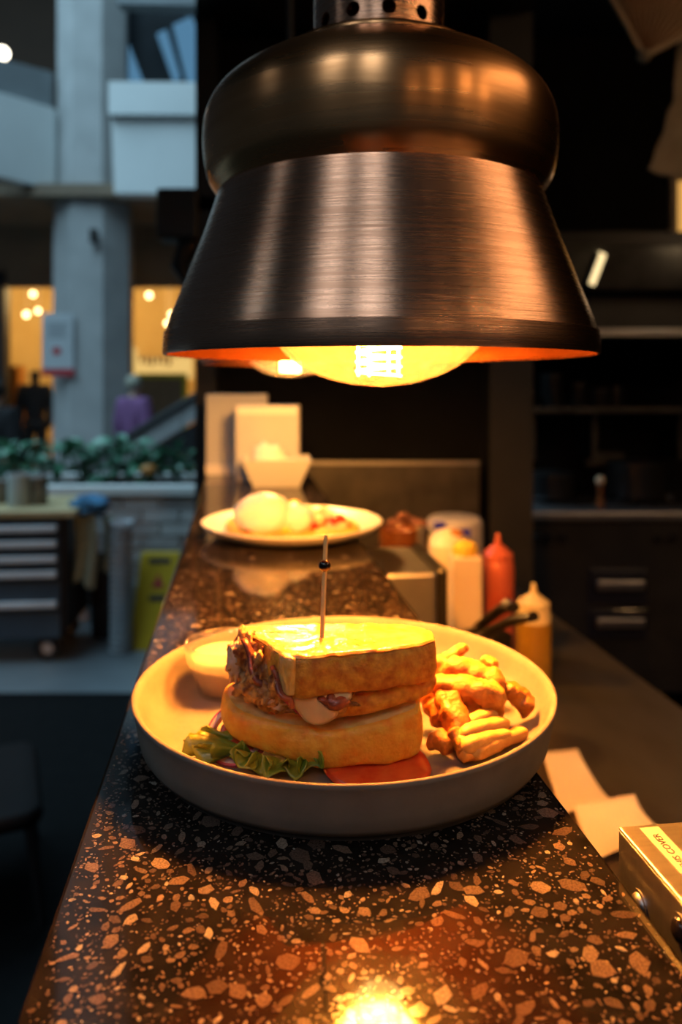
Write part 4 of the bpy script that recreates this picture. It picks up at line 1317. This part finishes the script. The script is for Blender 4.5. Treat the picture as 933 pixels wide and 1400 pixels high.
b = MB(); b.tube([pv + Vector((math.cos(a1) * .30, 0.004, math.sin(a1) * .30)), pv + Vector((math.cos(a1) * .30, .004, 3.04 - pv.z))], .002, 6); b.build('hanging_string', M['parchment'], t)
# crumpled sheet
d = 2.5
ol = [pxf(x, y, d) for x, y in ((928, 55), (924, 90), (921, 135), (908, 175), (886, 232), (902, 238), (935, 244), (985, 246), (990, 60))]
b = MB(); b.puck(ol, -.004, .004, .002, 0, .006, 14, lambda p: Vector((p.x, d - p.z, p.y)), n=64, smooth=False); o = b.build('hanging_sheet', M['parchment'], smooth='all', label='crumpled pale paper sheet hanging below the pleated fan', cat='paper')
b = MB(); q = P(955, 60, d); b.tube([Vector((q.x, d, q.z - .02)), Vector((q.x, d, 3.04))], .002, 6); b.build('string', M['parchment'], o)
# lit pane in the kitchen
d = 3.70
a, c = P(915, 240, d), P(1010, 332, d)
t = thing('window_1', 'small warmly lit window at the right kitchen edge', None, ((a.x + c.x) / 2, d, c.z), kind='structure')
b = MB(); b.wbox(a.x + .03, c.x - .03, d - .012, d, c.z + .03, a.z - .03); b.build('pane', M['warm_pane'], t)
for (xa, xb, za, zb2) in ((a.x, a.x + .03, c.z, a.z), (c.x - .03, c.x, c.z, a.z), (a.x + .03, c.x - .03, a.z - .03, a.z), (a.x + .03, c.x - .03, c.z, c.z + .03)):
    b = MB(); b.wbox(xa, xb, d - .03, d, za, zb2); b.build('frame', M['fan_paper'], t)

# black speaker on the post
d = 2.26
a, c = P(219, 262, d), P(284, 330, d)
t = thing('wall_speaker', 'black box speaker bracketed to the post beside the near lamp', 'speaker', ((a.x + c.x) / 2, d, c.z))
b = MB(); b.wbox(a.x, c.x - .02, d - .05, d + .06, c.z, a.z); b.build('speaker_case', M['black_paint'], t, bevel=.008)
b = MB(); b.tube([Vector((c.x - .05, d, c.z)), P(246, 365, d), P(262, 395, d)], [.035, .028, .012], 12); b.build('bracket', M['black_plastic'], t, smooth=True)
b = MB(); b.wbox(c.x - .022, -.36, d - .02, d + .02, a.z - .06, a.z - .02); b.build('arm', M['black_plastic'], t)

# ================================================================== MALL ATRIUM, LEFT
def quadslab(px_quad, ds, th, name, m, **kw):
    """upright slab through four pixels (tl, tr, br, bl) at two depths (left, right), th thick away from the viewer"""
    f_ = [P(*px_quad[0], ds[0]), P(*px_quad[1], ds[1]), P(*px_quad[2], ds[1]), P(*px_quad[3], ds[0])]
    bk = [v + Vector((0, th, 0)) for v in f_]
    b = MB(); b.hexa([f_[3], f_[2], bk[2], bk[3]], [f_[0], f_[1], bk[1], bk[0]])
    return b.build(name, m, **kw)


CD = 9.0
a, c = P(58, 0, CD), P(166, 0, CD)
cx, cw = (a.x + c.x) / 2, (c.x - a.x)
b = MB(); b.lathe([(cw * .52, 0), (cw * .52, 3.0), (cw * .50, 3.5), (cw * .47, 4.4), (cw * .47, 9.2)], (cx, CD + .45, 0), 8, m=rotz(PI / 8 + .12))
b.build('column', M['concrete'], kind='structure', label='pale concrete column rising through the atrium')
# poster on the column
d = CD - .06
a, c = P(58, 428, d), P(101, 514, d)
t = thing('column_notice', 'white notice with red foot band taped to the concrete column', 'notice', ((a.x + c.x) / 2, d, c.z))
b = MB(); b.wbox(a.x, c.x, d - .01, d, c.z, a.z); b.build('notice_sheet', M['notice'], t)
b = MB(); q = P(0, 504, d); b.wbox(a.x - .01, c.x + .01, d - .016, d - .010, c.z, q.z); b.build('red_band', M['red'], t)
for k in range(5):
    z_ = P(0, 442 + 4.5 * k, d).z
    b = MB(); b.wbox(a.x + .07, c.x - .07 - .03 * (k % 2), d - .013, d - .010, z_ - .012, z_ + .010); b.build('text_line', M['ink_grey'], t)
b = MB(); q = P(78, 480, d); b.lathe([(.05, 0), (.05, .004)], (q.x, d - .010, q.z), 16, m=Matrix.Rotation(PI / 2, 3, 'X')); b.build('red_mark', M['red'], t)
q = P(129, 322, CD - .05)
b = MB(); b.wbox(q.x - .04, q.x + .04, q.y - .05, q.y + .03, q.z - .09, q.z + .07); b.build('column_sensor', M['black_plastic'], label='small dark sensor box fixed on the concrete column', cat='sensor')

quadslab([(-60, 108), (74, 148), (74, 259), (-60, 226)], (8.1, 9.1), .25, 'balcony_fascia', M['white_paint'], kind='structure', label='white balcony front left of the column')
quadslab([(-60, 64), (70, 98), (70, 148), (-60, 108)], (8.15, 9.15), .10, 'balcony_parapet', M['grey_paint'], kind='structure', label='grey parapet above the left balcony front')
quadslab([(152, 158), (330, 160), (330, 266), (156, 264)], (8.6, 8.6), .25, 'balcony_fascia', M['white_paint'], kind='structure', label='white balcony front right of the column')
quadslab([(148, 111), (330, 113), (330, 157), (148, 156)], (8.5, 8.5), .35, 'balcony_parapet', M['white_paint'], kind='structure', label='white upstand above the right balcony front')
# upper floor
b = MB(); b.wbox(-9, -0.6, 13.6, 13.8, 4.4, 9.5); b.build('wall_upper', M['brown_dark'], kind='structure', label='dark brown upper storey wall')
quadslab([(160, -60), (330, -60), (330, 8), (160, 4)], (8.7, 8.7), .2, 'trim_4', M['grey_paint'], kind='structure', label='grey band above the upper glazing')
UD = 9.6
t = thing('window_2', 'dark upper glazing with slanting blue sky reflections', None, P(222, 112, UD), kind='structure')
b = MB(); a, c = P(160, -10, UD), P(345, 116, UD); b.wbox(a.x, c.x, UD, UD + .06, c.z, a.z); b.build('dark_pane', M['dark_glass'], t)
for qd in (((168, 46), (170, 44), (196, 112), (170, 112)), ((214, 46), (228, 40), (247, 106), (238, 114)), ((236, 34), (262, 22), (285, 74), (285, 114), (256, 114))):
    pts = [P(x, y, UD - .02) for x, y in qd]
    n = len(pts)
    b = MB(); b.add(pts + [p + Vector((0, .015, 0)) for p in pts], [tuple(range(n)), tuple(reversed(range(n, 2 * n)))] + [(i, (i + 1) % n, n + (i + 1) % n, n + i) for i in range(n)]); b.build('sky_reflection', M['sky_reflection'], t)  # sky reflection built as a faintly glowing shape before the dark glass
q = P(3, 73, 10.5)
b = MB(); b.ball(q, .085, 14, 10); b.build('upper_downlight', M['spot_white'], smooth='all', label='round white downlight glowing on the upper floor', cat='light')

# ground floor: soffit, shop shell
zs = P(0, 262, 8.8).z
b = MB(); b.wbox(-9, -0.7, 8.9, 10.6, zs - .02, zs + .12); b.build('ceiling', M['soffit'], kind='structure', label='brown soffit under the balconies')
zb_ = P(0, 392, 10.6).z
b = MB(); b.wbox(-9, -0.7, 10.6, 10.75, zb_, zs + .12); b.build('wall_shopfront', M['soffit'], kind='structure', label='brown bulkhead above the lit shop')
b = MB(); b.wbox(-9, -0.7, 13.9, 14.0, 0, zb_ + .6); b.build('wall_shop', M['shop_wall'], kind='structure', label='warm yellow back wall of the lit shop')
b = MB(); b.wbox(-9, -0.7, 10.75, 13.9, zb_ + .5, zb_ + .6); b.build('ceiling', M['shop_wall'], kind='structure', label='warm lit ceiling of the shop')
b = MB(); b.wbox(-1.2, -1.1, 10.6, 13.9, 0, zb_ + .6); b.build('wall_shop_side', M['shop_wall'], kind='structure', label='side wall of the shop')
b = MB(); q = P(8, 0, 10.6); b.wbox(q.x - 1.2, q.x, 10.55, 10.75, 0, zb_ + .2); b.build('wall_pier', M['black_paint'], kind='structure', label='dark pier at the left of the shop')
for i, (px, py, r, lab) in enumerate(((45, 402, .065, 'highest of the three shop spotlights left of the column'), (36, 430, .07, 'lowest of the three shop spotlights left of the column'), (52, 425, .06, 'spotlight between the other two left of the column'),
                                      (204, 404, .07, 'shop spotlight highest up right of the column'), (176, 424, .06, 'upper of two shop spotlights at the column edge'), (176, 437, .06, 'lower of two shop spotlights at the column edge'),
                                      (235, 430, .07, 'shop spotlight near the copper lamp edge'), (229, 442, .065, 'shop spotlight just under the one near the lamp edge'))):
    q = P(px, py, 12.5 + .35 * (i % 2))
    t = thing('shop_spotlight', lab, 'light', q, group='shop spotlights')
    b = MB(); b.ball(q, r * .62, 14, 8); b.build('glow', M['spot'], t, smooth='all')
    b = MB(); b.tube([q + Vector((0, .02, r * .8)), Vector((q.x, q.y + .02, zb_ + .5))], .012, 6); b.build('stem', M['fan_paper'], t)
# shop sign, board, shelf props
d = 12.0
a, c = P(182, 488, d), P(262, 518, d)
t = thing('shop_sign', 'glowing cream sign panel with dark lettering inside the shop', 'sign', ((a.x + c.x) / 2, d, c.z))
b = MB(); b.wbox(a.x, c.x, d, d + .08, c.z, a.z); b.build('sign_panel', M['sign_glow'], t)
for k in range(6):
    q = P(194 + k * 7.5, 491, d)
    b = MB(); b.wbox(q.x - .025, q.x + .018 + .01 * (k % 2), d - .02, d - .005, q.z - .06 - .02 * (k % 3), q.z + .04); b.build('letter', M['wood_block'], t)
for (xx) in (a.x + .1, c.x - .1):
    b = MB(); b.wbox(xx - .02, xx + .02, d + .02, d + .06, 0, c.z); b.build('post', M['shop_wall'], t)
d = 11.4
a, c = P(192, 517, d), P(250, 640, d)
t = thing('notice_board', 'grey board with lime green frame standing under the shop sign', 'board', ((a.x + c.x) / 2, d, 0))
b = MB(); b.wbox(a.x, c.x, d, d + .05, 0.1, a.z); b.build('panel', M['board_grey'], t)
for (xa, xb, za, zz) in ((a.x - .05, a.x, .0, a.z), (c.x, c.x + .06, 0, a.z), (a.x - .05, c.x + .06, a.z, a.z + .07)):
    b = MB(); b.wbox(xa, xb, d - .02, d + .06, za, zz); b.build('frame', M['lime'], t)
d = 12.2
a, c = P(168, 478, d), P(190, 640, d)
t = thing('table_lamp_stand', 'tall shop stand with a pale globe lamp at the column edge', 'lamp', ((a.x + c.x) / 2, d, 0))
b = MB(); b.wbox(a.x + .06, c.x - .06, d, d + .1, 0, a.z - .1); b.build('stand', M['wood_block'], t)
b = MB(); q = P(178, 481, d); b.ball(q, .12, 16, 10); b.build('globe', M['sign_glow'], t, smooth='all')
d = 11.6
a, c = P(20, 560, d), P(60, 640, d)
t = thing('shop_cabinet', 'orange wooden shop cabinet behind the black mannequin', 'cabinet', ((a.x + c.x) / 2, d, 0))
b = MB(); b.wbox(a.x, c.x, d, d + .3, 0, P(0, 606, d).z); b.build('cabinet_body', M['wood_block'], t)
b = MB(); b.wbox(a.x - .1, a.x + .05, d, d + .3, 0, P(0, 500, d).z); b.build('side_post', M['wood_block'], t)


def person(name, label, cat, x, y, height, mcloth, mhair, mleg, face=0.0, mskin=None, seat=False, hair=True):
    """standing figure grown on a skeleton"""
    h = height
    t = thing(name, label, cat, (x, y, 0), face)
    J = {'pel': (0, 0, .52), 'spi': (0, 0, .62), 'che': (0, .005, .74), 'nk': (0, 0, .84), 'hd0': (0, -.01, .885), 'hd1': (0, -.012, .935), 'hd2': (0, -.004, .975)}
    R_ = {'pel': .078, 'spi': .070, 'che': .082, 'nk': .034, 'hd0': .040, 'hd1': .052, 'hd2': .036}
    E = [('pel', 'spi'), ('spi', 'che'), ('che', 'nk'), ('nk', 'hd0'), ('hd0', 'hd1'), ('hd1', 'hd2')]
    for s, n in ((-1, 'l'), (1, 'r')):
        J.update({'sh' + n: (s * .105, 0, .80), 'el' + n: (s * .135, .01, .63), 'wr' + n: (s * .125, -.05, .49), 'ha' + n: (s * .12, -.06, .44),
                  'hi' + n: (s * .05, 0, .49), 'kn' + n: (s * .055, -.01, .27), 'an' + n: (s * .055, .01, .04), 'to' + n: (s * .06, -.08, .015)})
        R_.update({'sh' + n: .042, 'el' + n: .028, 'wr' + n: .020, 'ha' + n: .022, 'hi' + n: .058, 'kn' + n: .038, 'an' + n: .026, 'to' + n: .018})
        E += [('che', 'sh' + n), ('sh' + n, 'el' + n), ('el' + n, 'wr' + n), ('wr' + n, 'ha' + n), ('pel', 'hi' + n), ('hi' + n, 'kn' + n), ('kn' + n, 'an' + n), ('an' + n, 'to' + n)]

    def skin(nm, keys, grow, m):
        idx = {k: i for i, k in enumerate(keys)}
        ed = [(idx[p], idx[q]) for p, q in E if p in idx and q in idx]
        me = bpy.data.meshes.new(nm)
        me.from_pydata([tuple(Vector(J[k]) * h) for k in keys], ed, [])
        o = bpy.data.objects.new(nm, me)
        COL.objects.link(o)
        o.modifiers.new('s', 'SKIN')
        for i, k in enumerate(keys):
            sv = me.skin_vertices[0].data[i]
            r = R_[k] * h + grow
            sv.radius = (r, r * (.72 if k in ('pel', 'spi', 'che') else 1))
            sv.use_root = (i == 0)
        o.modifiers.new('u', 'SUBSURF').levels = 2
        bpy.context.view_layer.update()
        m2 = bpy.data.meshes.new_from_object(o.evaluated_get(bpy.context.evaluated_depsgraph_get()))
        bpy.data.objects.remove(o)
        m2.materials.clear()
        m2.materials.append(m)
        m2.polygons.foreach_set('use_smooth', [True] * len(m2.polygons))
        o = bpy.data.objects.new(nm, m2)
        COL.objects.link(o)
        o.parent = t
        WM[o] = WM[t]
        return o
    body = skin('body', list(J), 0, mskin or M['skin'])
    skin('jumper', ['pel', 'spi', 'che', 'nk', 'shl', 'ell', 'wrl', 'shr', 'elr', 'wrr'], .034, mcloth)
    skin('trousers', ['pel', 'hil', 'knl', 'anl', 'hir', 'knr', 'anr'], .010, mleg)
    W_ = WM[t]
    hc = W_ @ (Vector((0, -.008, .935)) * h)
    if hair:
        b = MB(); b.ball(hc + (W_.to_3x3() @ Vector((0, .012, .014))) * h, (.056 * h, .060 * h, .060 * h), 18, 12, .06, 2, 1); b.build('hair', mhair, t, smooth='all')
        for s in (-1, 1):
            b = MB(); b.ball(W_ @ (Vector((s * .020, -.060, .937)) * h), .006 * h, 8, 6); b.build('eye', M['ink'], t, smooth='all')
        b = MB(); b.ball(W_ @ (Vector((0, -.064, .920)) * h), (.008 * h, .012 * h, .013 * h), 8, 6); b.build('nose', mskin or M['skin'], t, smooth='all')
    return t


q = P(183, 0, 8.0)
person('person', 'person in purple jumper walking behind the escalator by the column', 'person', q.x, 8.0, 1.46, M['purple'], M['hair'], M['black_cloth'], 2.6)
q = P(4, 0, 6.2)
person('person', 'person in black at the left edge behind the plants', 'person', q.x - .06, 6.2, 1.40, M['black_cloth'], M['hair_dark'], M['black_cloth'], 2.9)
q = P(48, 0, 11.2)
person('mannequin', 'black dressed mannequin standing in the shop left of the column', 'mannequin', q.x, 11.2, 1.62, M['black_cloth'], M['hair_dark'], M['black_cloth'], 0.3, mskin=M['black_cloth'], hair=False)

# escalator
t = thing('escalator', 'escalator balustrade with black handrail rising behind the planter', 'escalator', (P(200, 0, 7.0).x, 7.0, 0))
s0_, s1_ = P(96, 646, 7.0), P(300, 522, 7.0)
b = MB(); b.tube([s0_ + (s0_ - s1_) * .12 + Vector((0, 0, -.05)), s0_, s1_, s1_ + (s1_ - s0_) * .3], .045, 10, flat=.8); b.build('handrail', M['rubber'], t, smooth=True)
dn_ = Vector((0, 0, -.10))
for k in range(4):
    u0, u1 = k / 4, (k + 1) / 4 - .006
    p0, p1 = s0_.lerp(s1_, u0), s0_.lerp(s1_, u1)
    ba = [p0 + Vector((0, 0, -.22)), p1 + Vector((0, 0, -.22)), p1 + Vector((0, .03, -.22)), p0 + Vector((0, .03, -.22))]
    b = MB(); b.hexa(ba, [v + Vector((0, 0, .19)) for v in ba]); b.build('balustrade_panel', M['concrete'], t)
ba = [s0_ + Vector((0, -.02, -1.0)), s1_ + Vector((0, -.02, -1.0)), s1_ + Vector((0, .06, -1.0)), s0_ + Vector((0, .06, -1.0))]
b = MB(); b.hexa(ba, [v + Vector((0, 0, .76)) for v in ba]); b.build('skirt_panel', M['cart_dark'], t)

# planter with bricks
PD = 4.45
zt_ = P(0, 664, PD).z
xl, xr = P(-60, 0, PD).x, P(266, 0, PD).x
pl = thing('brick_planter', 'long brick planter with white coping behind the tool cart', 'planter', ((xl + xr) / 2, PD + .3, 0))
b = MB(); b.wbox(xl, xr - .01, PD + .02, PD + .60, 0, zt_ - .06); b.build('mortar_core', M['mortar'], pl)
b = MB(); b.wbox(xl, xr + .01, PD - .03, PD + .06, zt_ - .055, zt_); b.build('coping', M['white_paint'], pl, bevel=.006)
b = MB(); b.wbox(xl, xr + .01, PD + .56, PD + .65, zt_ - .055, zt_); b.build('coping', M['white_paint'], pl, bevel=.006)
b = MB(); b.wbox(xl, xr, PD + .06, PD + .56, zt_ - .07, zt_ - .04); b.build('soil', M['soil'], pl)
random.seed(3)
bh, bw, jt = .066, .205, .012
BM = {}
xstart = P(118, 0, PD).x
row = 0
z = zt_ - .06 - bh - .004
while z > 0:
    x = xstart - (bw / 2 if row % 2 else 0)
    while x < xr - .03:
        x1_ = min(x + bw, xr - .004)
        b = MB(); b.wbox(x, x1_, PD + random.uniform(-.004, .004), PD + .05, z, z + bh)
        b.build('brick', M[random.choice(['brick', 'brick', 'brick_red', 'brick_pale'])], pl)
        x += bw + jt
    z -= bh + jt
    row += 1

# plants in the planter
lm = MB()
lv, lf = [], []
for i in range(7):
    u = i / 6
    w_ = .30 * math.sin(PI * (u * .92 + .06)) ** .8
    for j in (-1, 0, 1):
        lv.append(Vector((j * w_, u, .10 * math.sin(PI * u) - .08 * abs(j) * -1 - .25 * u * u)))
for i in range(6):
    for j in range(2):
        lf.append((i * 3 + j, i * 3 + j + 1, i * 3 + j + 4, i * 3 + j + 3))
lm.add(lv, lf)
LEAF = [lm.mesh('leaf', M[k], 'all', origin=Vector((0, 0, 0))) for k in ('leaf', 'leaf_pale')]
LABP = ['bushy green plant at the far left end of the planter', 'green plant behind the tins on the cart', 'leafy plant left of the column foot', 'pale leafed plant in front of the concrete column', 'green plant below the escalator handrail', 'bushy plant below the purple jumper', 'plant near the right end of the planter', 'last green plant at the right end of the planter']
for i in range(8):
    px = [5, 36, 74, 104, 140, 172, 205, 240][i]
    hgt = [.27, .28, .29, .27, .23, .30, .25, .26][i]
    q = P(px, 0, PD + .28)
    base = Vector((q.x, PD + .28 + random.uniform(-.1, .1), zt_ - .042))
    t = thing('leafy_plant', LABP[i], 'plant', base, group='plants in the planter')
    b = MB()
    for k in range(5):
        a = 2 * PI * k / 5 + i
        b.tube([base, base + Vector((.05 * math.cos(a), .05 * math.sin(a), hgt * .5)), base + Vector((.09 * math.cos(a), .09 * math.sin(a), hgt * .85))], .006, 6)
    b.build('stems', M['leaf'], t)
    for k in range(26):
        o = bpy.data.objects.new('leaf', random.choice(LEAF))
        COL.objects.link(o)
        o.parent = t
        a = random.uniform(0, 2 * PI)
        hh = random.uniform(.10, 1.0)
        r_ = random.uniform(.02, .11)
        o.location = (r_ * math.cos(a), r_ * math.sin(a), hgt * hh * .9)
        s = random.uniform(.085, .15)
        o.scale = (s, s, s)
        o.rotation_euler = (random.uniform(-.2, .9), random.uniform(-.5, .5), a - PI / 2 + random.uniform(-.6, .6))
q = P(203, 642, PD + .12)
b = MB(); b.ball(q, (.05, .04, .03), 12, 8, .3, 2); b.build('orange_flower', M['wood_block'], smooth='all', label='small orange flower low among the planter leaves', cat='flower')

# tool cart
KD = 3.78
RK = rotz(.09)
KX = P(90, 0, KD).x
kz1 = P(0, 706, KD).z
kt = thing('tool_cart', 'blue-grey tool cart on casters with pale drawer handles and wooden top', 'cart', (KX - .45, KD + .25, 0))
org = Vector((KX, KD, 0))


def KB(x0, x1, y0, y1, z0, z1, name, m, parent=None, **kw):
    b = MB()
    q = [(x0, y0), (x1, y0), (x1, y1), (x0, y1)]
    b.hexa([org + RK @ Vector((p, r, z0)) for p, r in q], [org + RK @ Vector((p, r, z1)) for p, r in q])
    return b.build(name, m, parent or kt, **kw)


KB(-.95, 0, .012, .48, .15, kz1 - .002, 'cart_body', M['cart_dark'])
KB(-.97, .05, -.03, .51, kz1, kz1 + .032, 'wooden_top', M['wood_top'], bevel=.004)
ys = [712, 731.5, 752, 772.5, 793, 834, 880]
for k in range(6):
    z1_, z0_ = P(0, ys[k], KD).z - .004, P(0, ys[k + 1], KD).z + .004
    dr = KB(-.95, -.025, -.012, .010, max(z0_, .13), z1_, 'drawer', M['cart_blue'], bevel=.003)
    hz0 = z1_ - .008 if k != 5 else None
    hy = [721, 742, 762.5, 783, 824][k] if k < 5 else None
    if hy:
        hz_ = P(0, hy, KD).z
        KB(-.95, -.04, -.036, -.013, hz_ - .014, hz_ + .014, 'drawer_handle', M['handle_alu'], dr, bevel=.004)
for (xx, yy) in ((-.10, .06), (-.10, .42), (-.86, .06), (-.86, .42)):
    q = org + RK @ Vector((xx, yy, .062))
    b = MB(); b.lathe([(.030, -.018), (.058, -.018), (.062, -.012), (.062, .012), (.058, .018), (.030, .018)], q, 28, close=True, m=Matrix.Rotation(PI / 2, 3, 'X') @ rotz(0)); w_ = b.build('caster', M['rubber'], kt, smooth=True)
    b = MB(); b.lathe([(.0005, -.014), (.030, -.014), (.030, .014), (.0005, .014)], q, 20, m=Matrix.Rotation(PI / 2, 3, 'X')); b.build('wheel_hub', M['handle_alu'], w_, smooth=True)
    b = MB(); b.box(q + Vector((0, 0, .060)), (.05, .06, .05)); b.build('fork', M['cart_dark'], w_)
# tins and pots on cart
for i, (px, py0, py1, w, m, lab) in enumerate(((26, 648, 694, 30, 'pale_tin', 'pale bluish pot standing on the cart top'), (52, 650, 690, 26, 'tin', 'brown tin right of the pale pot on the cart'), (2, 655, 692, 20, 'tin', 'dark tin at the left edge of the cart top'))):
    d = KD + .14 + .04 * i
    q = P(px, 0, d)
    zt2 = P(0, py0, d).z
    zb2 = kz1 + .0325
    r = w * d / F / 2
    t = thing('tin_can', lab, 'tin', (q.x, d, zb2), group='tins on the tool cart')
    b = MB(); b.lathe([(r * .97, 0), (r, .005), (r, zt2 - zb2), (r * .93, zt2 - zb2), (r * .93, .01), (.0005, .01)], (q.x, d, zb2), 28); b.build('can_body', M[m], t, smooth=True)
    b = MB(); b.lathe([(r * 1.03, zt2 - zb2 - .008), (r * 1.03, zt2 - zb2 + .002), (r * .95, zt2 - zb2 + .002), (r * .95, zt2 - zb2 - .008)], (q.x, d, zb2), 28, close=True); b.build('can_rim', M['handle_alu'], t, smooth=True)


def cloth(name, m, label, x0, x1, z0, z1, yy, waves, fold=True):
    """hanging cloth over the cart end rail"""
    N, Kk = 28, 14
    vs = []
    for i in range(N + 1):
        for j in range(Kk + 1):
            u, v = i / N, j / Kk
            wv = .012 * math.sin(u * waves * 2 * PI + v * 1.5) * (.3 + v)
            p = Vector((x0 + (x1 - x0) * u + .01 * math.sin(v * 4), yy + wv, z1 + (z0 - z1) * v * (1 - .06 * math.sin(u * 5))))
            vs.append(p)
    W = Kk + 1
    b = MB(); b.add(vs, [(i * W + j, (i + 1) * W + j, (i + 1) * W + j + 1, i * W + j + 1) for i in range(N) for j in range(Kk)])
    o = b.build(name, m, smooth='all', label=label, cat='towel')
    o.modifiers.new('t', 'SOLIDIFY').thickness = .008
    return o


d = KD + .10
cloth('tea_towel', M['towel'], 'pale green tea towel hanging on the end of the tool cart', P(100, 0, d).x, P(130, 0, d).x, P(0, 800, d).z, P(0, 700, d).z, d, 2)
cloth('tea_towel', M['towel'], 'shorter grey towel hanging beside the pale green towel', P(130, 0, d).x, P(146, 0, d).x, P(0, 792, d).z, P(0, 712, d).z, d + .12, 1.2)
q = P(122, 694, d)
b = MB(); b.ball(q + Vector((0, .02, .01)), (.095, .06, .050), 24, 16, .45, 2.2, 3); b.build('blue_cloth', M['blue_cloth'], smooth='all', label='bunched bright blue cloth on the corner of the tool cart', cat='cloth')
t = thing('towel_rail', 'dark steel end rail of the cart carrying the towels', 'rail', org + RK @ Vector((.1, .1, kz1 - .08)))
b = MB(); b.tube([P(94, 704, d + .02), P(148, 706, d + .12)], .009, 10); b.build('bar', M['cart_dark'], t, smooth=True)
b = MB(); b.tube([P(94, 704, d + .02), org + RK @ Vector((-.01, .12, kz1 - .03))], .008, 8); b.build('bracket', M['cart_dark'], t, smooth=True)
# dark bin behind towels
a, c = P(104, 745, KD + .2), P(150, 880, KD + .2)
t = thing('waste_bin', 'dark waste bin standing under the hanging towels', 'bin', ((a.x + c.x) / 2, KD + .45, 0))
b = MB(); b.lathe([(.085, 0), (.098, .42), (.095, .42), (.08, .01), (.0005, .01)], ((a.x + c.x) / 2, KD + .45, 0.0), 24); b.build('bin_body', M['cart_dark'], t, smooth=True)
b = MB(); b.lathe([(.102, .405), (.102, .43), (.096, .43), (.096, .405)], ((a.x + c.x) / 2, KD + .45, 0.0), 24, close=True); b.build('bin_rim', M['black_plastic'], t, smooth=True)

# ribbed pipe
d = 3.95
q = P(166, 0, d)
zt2 = P(0, 716, d).z
prof = []
nr = 21
for k in range(nr):
    z_ = zt2 * k / nr
    s = zt2 / nr
    prof += [(.040, z_), (.058, z_ + s * .2), (.058, z_ + s * .6), (.040, z_ + s * .8)]
t = thing('ribbed_pipe', 'pale ribbed pipe standing upright between the towels and the yellow sign', 'pipe', (q.x, d, 0))
b = MB(); b.lathe(prof, (q.x, d, 0), 24); b.build('pipe_wall', M['pipe'], t, smooth=True)
b = MB(); b.lathe([(.058, zt2 - .004), (.060, zt2 + .012), (.048, zt2 + .012), (.046, zt2 - .004)], (q.x, d, 0), 24, close=True); b.build('pipe_collar', M['handle_alu'], t, smooth=True)

# wet floor sign
d = 4.12
zt2 = P(0, 755, d).z
xa, xb = P(194, 0, d).x, P(246, 0, d).x
t = thing('floor_sign', 'yellow folding floor warning sign in front of the brick planter', 'sign', ((xa + xb) / 2, d, 0))
for s in (-1, 1):
    ba = [Vector((xa - .03, d + s * .16, 0)), Vector((xb + .03, d + s * .16, 0)), Vector((xb + .03, d + s * .16 + .012, 0)), Vector((xa - .03, d + s * .16 + .012, 0))]
    tp = [Vector((xa, d + s * .012, zt2)), Vector((xb, d + s * .012, zt2)), Vector((xb, d + s * .012 + .012, zt2)), Vector((xa, d + s * .012 + .012, zt2))]
    b = MB(); b.hexa(ba, tp); pn = b.build('panel', M['sign_yellow'], t, bevel=.004)
    if s == -1:
        def onp(u, h, o=.004):
            k_ = h / zt2
            return Vector((xa + (xb - xa) * u, d - .16 + .148 * k_ - o, h))
        for (u0, u1, h0, h1, mk, nm) in ((.22, .78, .89, .945, 'ink', 'handle_slot'), (.30, .70, .50, .56, 'ink', 'caption')):
            f_ = [onp(u0, zt2 * h0), onp(u1, zt2 * h0), onp(u1, zt2 * h1), onp(u0, zt2 * h1)]
            b = MB(); b.hexa([f_[0], f_[1], f_[1] + Vector((0, .004, 0)), f_[0] + Vector((0, .004, 0))], [f_[3], f_[2], f_[2] + Vector((0, .004, 0)), f_[3] + Vector((0, .004, 0))]); b.build(nm, M[mk], pn)
        tr = [onp(.34, zt2 * .64), onp(.66, zt2 * .64), onp(.5, zt2 * .78)]
        b = MB(); b.add(tr + [p + Vector((0, .004, 0)) for p in tr], [(0, 1, 2), (5, 4, 3), (0, 1, 4, 3), (1, 2, 5, 4), (2, 0, 3, 5)]); b.build('warning_triangle', M['red'], pn)

# black chair at the lower left
d = 1.95
q = P(58, 1108, d)
t = thing('black_chair', 'black chair with rounded seat corner in the dark at the lower left', 'chair', (q.x - .2, d + .1, 0))
b = MB(); RC = rotz(.42); oc_ = Vector((q.x, q.y, q.z))
ol = [(-.44, .0), (-.03, .0), (0, .03), (0, .40), (-.03, .44), (-.42, .44), (-.45, .40), (-.45, .03)]
b.puck(ol, -.045, 0, .012, .004, 0, 1, lambda p: oc_ + RC @ p, n=64, smooth=False); b.build('seat', M['black_matte'], t, smooth='all')
for (xx, yy) in ((-.03, .03), (-.03, .40), (-.41, .03), (-.41, .40)):
    p0 = oc_ + RC @ Vector((xx, yy, -.03)); p1 = oc_ + RC @ Vector((xx + (.03 if xx > -.2 else -.03), yy + (.02 if yy > .2 else -.03), 0)); p1.z = 0
    b = MB(); b.tube([p0, p1], [.015, .011], 10); b.build('leg', M['cart_dark'], t, smooth=True)
b = MB(); b.puck([(-.40, -.0), (-.02, -.0), (-.03, .36), (-.39, .36)], -.01, .01, .006, 0, 0, 1, lambda p: oc_ + RC @ Vector((-.44 - p.z - p.y * .12, .42 + p.x, p.y + .03)), n=48); b.build('backrest', M['black_matte'], t, smooth='all')
